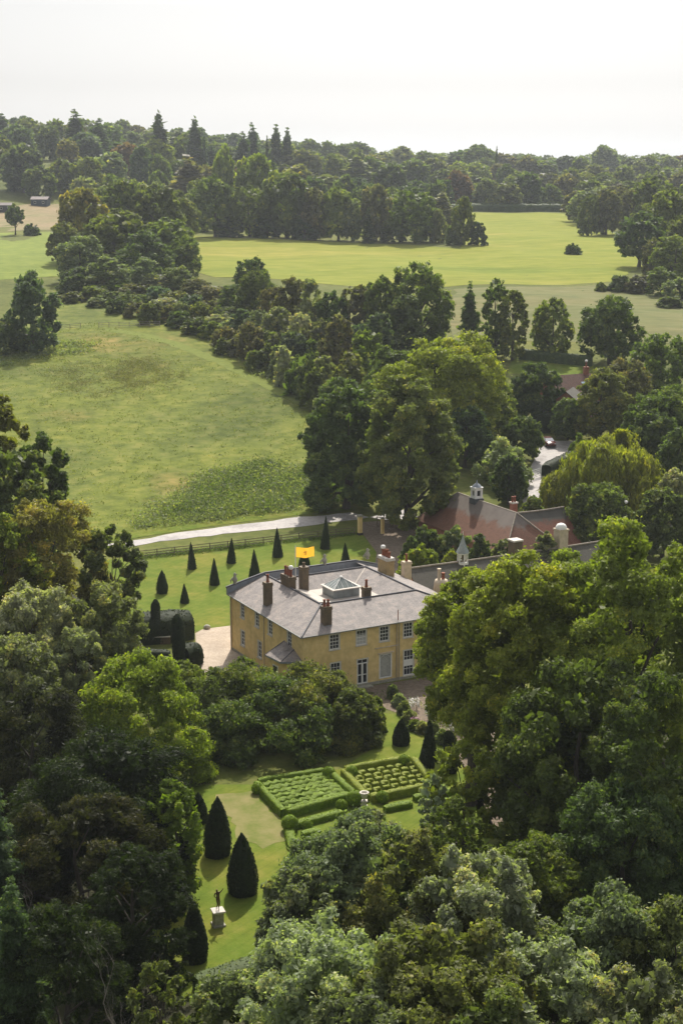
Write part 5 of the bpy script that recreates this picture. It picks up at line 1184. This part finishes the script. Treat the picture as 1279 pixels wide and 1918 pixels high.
T('shrub', 1085, 815, 60, 236, 'mid', 'green shrub in front of the pale drive by the willow', trunk=False)
T('broad', 1065, 745, 70, 272, 'dark', 'dark tree in front of the red cottage', n_mul=1.2)
T('shrub', 1000, 930, 70, 214, 'dark', 'dark bush at the bend of the side drive', trunk=False, n_mul=1.4)
T('broad', 955, 852, 70, 232, 'deep', 'dark tree behind the brick chimney of the stable yard', n_mul=1.4)
T('broad', 980, 778, 84, 258, 'dark', 'dark tree left of the pale side drive', n_mul=1.3)
T('shrub', 965, 870, 60, 236, 'deep', 'dark bush behind the right slope of the coach house', trunk=False, n_mul=1.4)
T('broad', 1125, 905, 130, 208, 'dark', 'dark tree at the foot of the willow, right of the stable end', n_mul=1.4)
T('broad', 1245, 915, 120, 205, 'dark', 'dark tree below the silvery one at the right edge', n_mul=1.4)
for x, yt, w, D, col, lab in [(850, 985, 84, 196, 'grey', 'dull green bush in front of the coach house'), (790, 1020, 96, 188, 'lime', 'bright yellow-green bush behind the chimney stacks'), (900, 1000, 60, 192, 'dark', 'dark bush right of the turret'),
                              (945, 1010, 74, 190, 'grey', 'grey-green bush behind the dark roof by the brick stack'), (1022, 996, 66, 190, 'grey', 'pale bush left of the white domed stack'), (845, 1032, 60, 186, 'lime', 'small bright bush left of the turret'), (800, 985, 90, 197, 'deep', 'dark bush at the foot of the tall lime'), (770, 1005, 50, 195, 'dark', 'dark bush beside the brown fence')]:
    T('mound', x, yt, w, D, col, lab, name='shrub', cat='bush', trunk=False, n_mul=1.6)
# small trees in the dry pasture
T('broad', 785, 492, 135, 342, 'mid', 'tall bushy tree standing clear in front of the bright field, centre')
T('conifer', 880, 524, 62, 340, 'dark', 'thin dark conifer between the bushy tree and the birches', n_mul=1)
T('tall', 930, 522, 56, 338, 'mid', 'taller birch of the pair in the dry pasture')
T('tall', 962, 543, 58, 334, 'olive', 'shorter birch of the pair in the dry pasture')
T('tall', 1036, 558, 84, 336, 'mid', 'slender green tree between the birches and the dark round tree')
T('broad', 1145, 553, 124, 332, 'dark', 'dark round field tree with a clear trunk on the right')
T('shrub', 57, 508, 120, 345, 'blue', 'lone blue-green tree in the meadow at the left edge', name='broadleaf_tree')
T('shrub', 15, 600, 80, 340, 'deep', 'dark bush at the foot of the lone meadow tree', trunk=False)
# hedgerow and copse running down from the left
PH = 'in the hedgerow above the meadow'
LC = 'in the copse left of the bright field'
for kind, x, yt, w, D, col in [('broad', 152, 352, 95, 520, 'gold'), ('broad', 235, 335, 120, 540, 'olive'), ('broad', 290, 345, 110, 535, 'mid'), ('broad', 215, 392, 150, 478, 'mid'), ('broad', 310, 408, 125, 480, 'mid'), ('broad', 150, 440, 100, 455, 'grey'),
                               ('broad', 270, 432, 120, 452, 'dark'), ('broad', 345, 440, 70, 465, 'mid'), ('shrub', 200, 480, 110, 425, 'grey'), ('shrub', 270, 482, 90, 420, 'grey'), ('shrub', 145, 500, 80, 425, 'dark'), ('tall', 190, 350, 80, 560, 'grey'), ('broad', 335, 370, 80, 560, 'olive'), ('broad', 120, 415, 70, 500, 'olive')]:
    tree(kind, x, yt, w, D, col, place=LC)
T('broad', 470, 482, 78, 405, 'deep', 'very dark round topped tree standing up out of the hedgerow')
rnd = random.Random(31)
base = [(130, 562), (230, 588), (310, 612), (400, 642), (470, 692), (560, 735), (650, 768)]
top = [(130, 505), (200, 500), (300, 500), (360, 506), (420, 522), (500, 512), (560, 518), (620, 530), (700, 530), (740, 560)]
ip = lambda tb, x: float(np.interp(x, [p[0] for p in tb], [p[1] for p in tb]))
for row, (sh, hm, stp) in enumerate(((0, .34, 30), (12, .5, 32), (26, .72, 36), (46, 1.0, 42))):
    x = 135 + row * 13
    while x < 640 + row * 45:
        xb = ip(base, min(x, 650)); D = ground(min(x, 650), xb).y + sh + rnd.uniform(-4, 8)
        yt = xb - (xb - ip(top, x)) * hm * rnd.uniform(.86, 1.12)
        col = rnd.choice(['mid', 'dark', 'grey', 'silver', 'brown', 'brown', 'olive', 'blue', 'grey'])
        kind = 'shrub' if row == 0 else rnd.choice(['shrub', 'broad', 'tall', 'broad'])
        tree(kind, x, yt, stp * rnd.uniform(1.4, 2.1), D, col, place=PH, trunk=False)
        x += stp * rnd.uniform(.75, 1.15)
for x, yt, w, D in [(240, 538, 28, 392), (300, 552, 26, 385), (530, 640, 60, 318), (590, 690, 60, 292), (480, 655, 50, 325), (420, 632, 46, 340), (360, 600, 44, 362), (620, 715, 70, 282), (560, 672, 60, 302), (650, 660, 90, 290), (690, 620, 100, 300)]:
    tree('shrub' if w > 30 else 'conifer', x, yt, w, D, rnd.choice(['grey', 'mid', 'olive']), place='at the front foot of the hedgerow', trunk=False)
# clump in front of the far wood
FC = 'in the clump beyond the bright field'
for kind, x, yt, w, D, col in [('broad', 402, 328, 92, 615, 'dark'), ('broad', 466, 346, 74, 612, 'mid'), ('broad', 537, 324, 104, 610, 'dark'), ('broad', 590, 350, 62, 606, 'brown'), ('broad', 634, 348, 72, 604, 'mid'), ('broad', 705, 345, 62, 600, 'brown'),
                               ('conifer', 690, 388, 28, 592, 'deep'), ('broad', 778, 352, 92, 590, 'mid'), ('shrub', 822, 392, 40, 588, 'grey'), ('tall', 868, 368, 44, 574, 'mid'), ('shrub', 895, 415, 36, 572, 'deep'), ('shrub', 850, 420, 34, 576, 'dark'), ('shrub', 735, 412, 50, 592, 'dark'), ('broad', 660, 372, 46, 602, 'grey'),
                               ('shrub', 500, 408, 60, 606, 'deep'), ('shrub', 570, 410, 60, 604, 'deep'), ('shrub', 430, 405, 60, 610, 'deep')]:
    tree(kind, x, yt, w, D, col, place=FC)
T('pine', 27, 382, 42, 632, 'dark', 'lone pine with bare stems at the left edge above the bright pasture')
T('shrub', 60, 418, 34, 630, 'dark', 'low dark bush right of the lone pine', trunk=False)
T('shrub', 1073, 455, 34, 540, 'dark', 'small dark bush alone in the bright field, with a taller tuft', trunk=False)
# right hand wood
RW = 'in the wood right of the bright field'
for kind, x, yt, w, D, col in [('spread', 1200, 396, 96, 500, 'dark'), ('broad', 1260, 352, 110, 530, 'mid'), ('broad', 1262, 440, 90, 460, 'mid'), ('broad', 1225, 445, 50, 470, 'brown'), ('shrub', 1160, 515, 50, 440, 'dark'), ('shrub', 1195, 515, 60, 436, 'brown'), ('shrub', 1240, 500, 70, 430, 'mid'),
                               ('shrub', 1270, 520, 60, 420, 'grey'), ('shrub', 1125, 528, 26, 440, 'mid'), ('broad', 1105, 352, 84, 700, 'grey'), ('broad', 1160, 345, 90, 690, 'brown'), ('broad', 1225, 330, 90, 640, 'mid'), ('shrub', 1255, 555, 60, 405, 'dark'), ('broad', 1290, 400, 90, 490, 'olive')]:
    tree(kind, x, yt, w, D, col, place=RW)
# the great wood behind, row by row
rows = [(655, 330, 'in the front of the great wood', 52), (730, 316, 'in the second rank of the great wood', 50), (820, 302, 'in the middle of the great wood', 50), (930, 288, 'high in the great wood', 48), (1060, 279, 'near the skyline of the great wood', 44), (1230, 274, 'on the skyline of the great wood', 42)]
rnd = random.Random(99)
for ri, (D, yl_, pl, wd) in enumerate(rows):
    x = -20 + rnd.uniform(0, 30)
    while x < 1310:
        DD = D * rnd.uniform(.95, 1.05)
        skip = (D < 790 and 838 < x < 1085) or (x < 135 and D < 800)
        g = gz(atY(x, 300, DD).x, DD); hgt = rnd.uniform(13, 20) * (1.12 if x < 400 else 1)
        X = atY(x, 300, DD).x; yt = proj(X, DD, g + hgt)[1]
        w = wd * rnd.uniform(.85, 1.55)
        q = rnd.random(); kind = 'broad' if q < .66 else 'tall' if q < .84 else 'spread' if q < .9 else 'redwood'
        if kind == 'redwood': w *= .6
        col = rnd.choices(['mid', 'dark', 'grey', 'olive', 'brown', 'deep', 'gold', 'blue', 'lime', 'red'], [24, 18, 18, 12, 8, 10, 3, 6, 4, .8])[0]
        if not skip: tree(kind, x, yt, w, DD, col, place=pl, trunk=ri < 2)
        x += w * rnd.uniform(.62, .85)
SK = 'standing above the skyline'
for x, yt, w, D, kd in [(140, 203, 34, 930, 'redwood'), (185, 221, 34, 940, 'redwood'), (297, 204, 28, 900, 'redwood'), (364, 215, 26, 905, 'redwood'), (472, 228, 22, 950, 'redwood'), (517, 232, 20, 960, 'redwood'), (538, 238, 18, 965, 'redwood'), (382, 247, 16, 900, 'conifer'), (205, 238, 18, 950, 'conifer'), (105, 228, 20, 960, 'conifer'), (500, 252, 14, 950, 'conifer'), (455, 245, 26, 930, 'redwood'), (930, 272, 12, 1100, 'conifer'), (3, 212, 30, 1000, 'redwood')]:
    tree(kd, x, yt, w, D, 'deep', place=SK)
T('broad', 235, 268, 60, 870, 'red', 'copper coloured tree high in the great wood on the left')
T('redwood', 352, 288, 56, 720, 'brown', 'broad brown conifer in the great wood above the clump')
T('broad', 418, 272, 50, 730, 'lime', 'pale rounded tree in the great wood right of the brown conifer')
T('broad', 480, 288, 84, 700, 'lime', 'yellowish tree in the great wood above the clump')
T('broad', 42, 268, 84, 800, 'blue', 'big dark blue-green tree at the left above the sheds')
T('broad', 1135, 272, 60, 1250, 'grey', 'broad pale crown on the right skyline')
T('broad', 895, 270, 70, 1200, 'mid', 'rounded crown rising on the skyline right of centre')
auto_labels()

# far wood beyond, one mass
rng = np.random.default_rng(3); Vs, Qs, ts, n0 = [], [], [], 0
for i in range(420):
    D = rng.uniform(1330, 1500) if i < 260 else rng.uniform(1900, 2300); X = rng.uniform(-1, 1) * D * .30; g = gz(X, D); hh = rng.uniform(11, 17); wd = rng.uniform(12, 20)
    if i >= 260: g = 36; 
    n = 260; d = unit(rng.normal(size=(n, 3))); Pp = np.stack([X + d[:, 0] * wd / 2, D + d[:, 1] * wd / 2, g + hh * (.45 + .5 * d[:, 2])], 1)
    V, Q = cards(Pp, unit(d + .5 * rng.normal(size=(n, 3))), 1.7, rng); Vs.append(V); Qs.append(Q + n0); n0 += len(V); ts.append(np.clip(rng.uniform(.2, .8) + rng.uniform(-.2, .2, n), 0, 1))
o = link('distant_wood', np_mesh('distant_wood', np.concatenate(Vs), np.concatenate(Qs), np.concatenate(ts)), FOL); o.color = (*PAL['dark'], 1)
tag(o, 'continuous far wood closing the horizon', 'wood', kind='stuff')

# bare tree at the bottom left
def bare_tree(x, yt, D, label):
    p = atY(x, yt, D); g = gz(p.x, D); t = empty('bare_tree', (p.x, D, g)); tag(t, label, 'tree'); Hh = p.z - g; rnd = random.Random(8); m = MB()
    def br(a, d, L, r, dep):
        pts = [a]; rad = [r]
        for i in range(5):
            d = (d + Vector((rnd.uniform(-.3, .3), rnd.uniform(-.3, .3), rnd.uniform(-.1, .22)))).normalized(); pts.append(pts[-1] + d * L / 5); rad.append(r * (1 - .14 * (i + 1)))
        m.tube(pts, rad, 5)
        if dep:
            for k in range(3 if dep > 1 else 4):
                q = rnd.choice(pts[2:]); br(q, (d + Vector((rnd.uniform(-1, 1), rnd.uniform(-1, 1), rnd.uniform(-.1, .7)))).normalized(), L * rnd.uniform(.5, .75), r * .42, dep - 1)
    br(Vector((0, 0, -.3)), Vector((.05, 0, 1)), Hh * .46, .15, 4)
    m.build('trunk', DEADWOOD, t)
bare_tree(190, 1735, 76, 'leafless grey tree against the black yews, bottom left')
bare_tree(50, 1640, 93, 'dead bare branches beside the pale fir at the left edge')

# rough ground vegetation
def scatter(name, pix, n, h, s, col, label, vert=.6, seed=1, cl=30, soft=False):
    pts = [ground(*p) for p in pix]; rng = np.random.default_rng(seed)
    x0, x1 = min(p.x for p in pts), max(p.x for p in pts); y0, y1 = min(p.y for p in pts), max(p.y for p in pts)
    def inside(x, y):
        c = False; j = len(pts) - 1
        for i in range(len(pts)):
            if (pts[i].y > y) != (pts[j].y > y) and x < (pts[j].x - pts[i].x) * (y - pts[i].y) / (pts[j].y - pts[i].y) + pts[i].x: c = not c
            j = i
        return c
    cx_, cy_ = (x0 + x1) / 2, (y0 + y1) / 2
    def fade(x, y):
        q = 1.25 - ((x - cx_) / (x1 - x0) * 2) ** 2 - ((y - cy_) / (y1 - y0) * 2) ** 2 if soft else 1
        return q * (.55 + .45 * math.sin(x * .55 + 1.3 * math.sin(y * .21)) * math.sin(y * .33 + seed))
    C_ = []
    while len(C_) < n // cl:
        x, y = rng.uniform(x0, x1), rng.uniform(y0, y1)
        if inside(x, y) and rng.uniform() < fade(x, y): C_.append((x, y, gz(x, y), rng.uniform(.35, 1.0)))
    C_ = np.array(C_); ci = rng.integers(0, len(C_), n); d = rng.normal(size=(n, 3)); rr = C_[ci, 3] * h
    Pp = C_[ci, :3] + np.stack([d[:, 0] * rr * 1.1, d[:, 1] * rr * 1.1, np.abs(d[:, 2]) * rr * .35 + .02], 1)
    V, Q = cards(Pp, unit(rng.normal(size=(n, 3)) + [0, 0, vert]), s, rng, .5)
    tt = rng.uniform(0, 1, len(C_))[ci] * .6 + rng.uniform(0, .4, n)
    o = link(name, np_mesh(name, V, Q, tt), FOL); o.color = (*PAL[col], 1); tag(o, label, 'undergrowth', kind='stuff')
scatter('bramble_patch', [(250, 985), (330, 930), (400, 880), (470, 870), (590, 872), (610, 930), (560, 952), (440, 968), (250, 992)], 52000, 1.5, .19, 'grey', 'grey-green brambles at the bottom of the meadow beside the drive', seed=2, cl=60)
scatter('bramble_patch', [(300, 970), (360, 930), (420, 885), (500, 868), (595, 872), (610, 925), (560, 948), (440, 962)], 22000, 2.3, .2, 'dark', 'taller brambles, dark colour standing for shaded gaps among the grey-green ones', seed=22, cl=260)  # taller tufts whose dark colour carries the shade between the brambles
scatter('bramble_patch', [(620, 880), (600, 950), (690, 930), (680, 880)], 9000, 1.8, .2, 'deep', 'dark scrub at the foot of the dark oval tree', seed=23, cl=200)
scatter('rough_edge', [(450, 655), (520, 650), (640, 735), (640, 765), (560, 732), (480, 700)], 12000, 1.5, .28, 'grey', 'low scrub at the foot of the hedgerow', seed=3)
scatter('rough_edge', [(95, 640), (180, 640), (170, 662), (90, 672), (-20, 690), (-20, 650)], 6000, 1.1, .28, 'grey', 'low scrub round the foot of the lone meadow tree', seed=4)
scatter('tall_weeds', [(60, 690), (180, 668), (330, 672), (360, 700), (320, 745), (220, 752), (100, 738)], 15000, .7, .12, 'brown', 'brownish weeds across the upper meadow', vert=0, seed=5, cl=12, soft=True)
scatter('tall_weeds', [(210, 672), (260, 662), (320, 680), (325, 715), (300, 740), (240, 725), (200, 700)], 9000, .8, .12, 'brown', 'denser brownish weeds in the middle of the meadow', vert=0, seed=6, cl=10, soft=True)
scatter('rough_grass', [(-40, 700), (40, 640), (180, 600), (300, 640), (420, 690), (600, 780), (590, 860), (400, 880), (240, 985), (100, 1000), (-40, 960)], 22000, .5, .15, 'olive', 'tufts of longer grass over the meadow', vert=.2, seed=7, cl=5)
scatter('terrace_plants', [(690, 1300), (760, 1290), (860, 1300), (900, 1400), (860, 1385), (800, 1340), (740, 1312)], 3600, .45, .10, 'grey', 'low mixed plants on the terrace below the house', seed=8)
scatter('front_wall_plants', [(560, 1312), (640, 1300), (680, 1293), (700, 1300), (640, 1315)], 1500, .4, .10, 'mid', 'low plants at the foot of the front wall', seed=9)
scatter('hedge_bottom', [(262, 1042), (460, 1020), (664, 998), (664, 1002), (460, 1026), (262, 1048)], 12000, .5, .11, 'dark', 'long dark grass under the lawn fence', seed=10, cl=12)

# ------------------------------------------------------------------ haze
hz = MB(); hz.box(-3700, 3700, -50, 6800, -3, 112); ho = hz.build('haze', None)
hm = bpy.data.materials.new('haze'); hm.use_nodes = True; hn = hm.node_tree.nodes; hn.remove(hn['Principled BSDF'])
pv = hn.new('ShaderNodeVolumePrincipled'); pv.inputs['Color'].default_value = (.82, .88, .95, 1); pv.inputs['Density'].default_value = .00010; pv.inputs['Anisotropy'].default_value = .3
hm.node_tree.links.new(pv.outputs[0], hn['Material Output'].inputs['Volume']); ho.data.materials.append(hm); tag(ho, 'thin haze in the air', 'haze', kind='stuff')
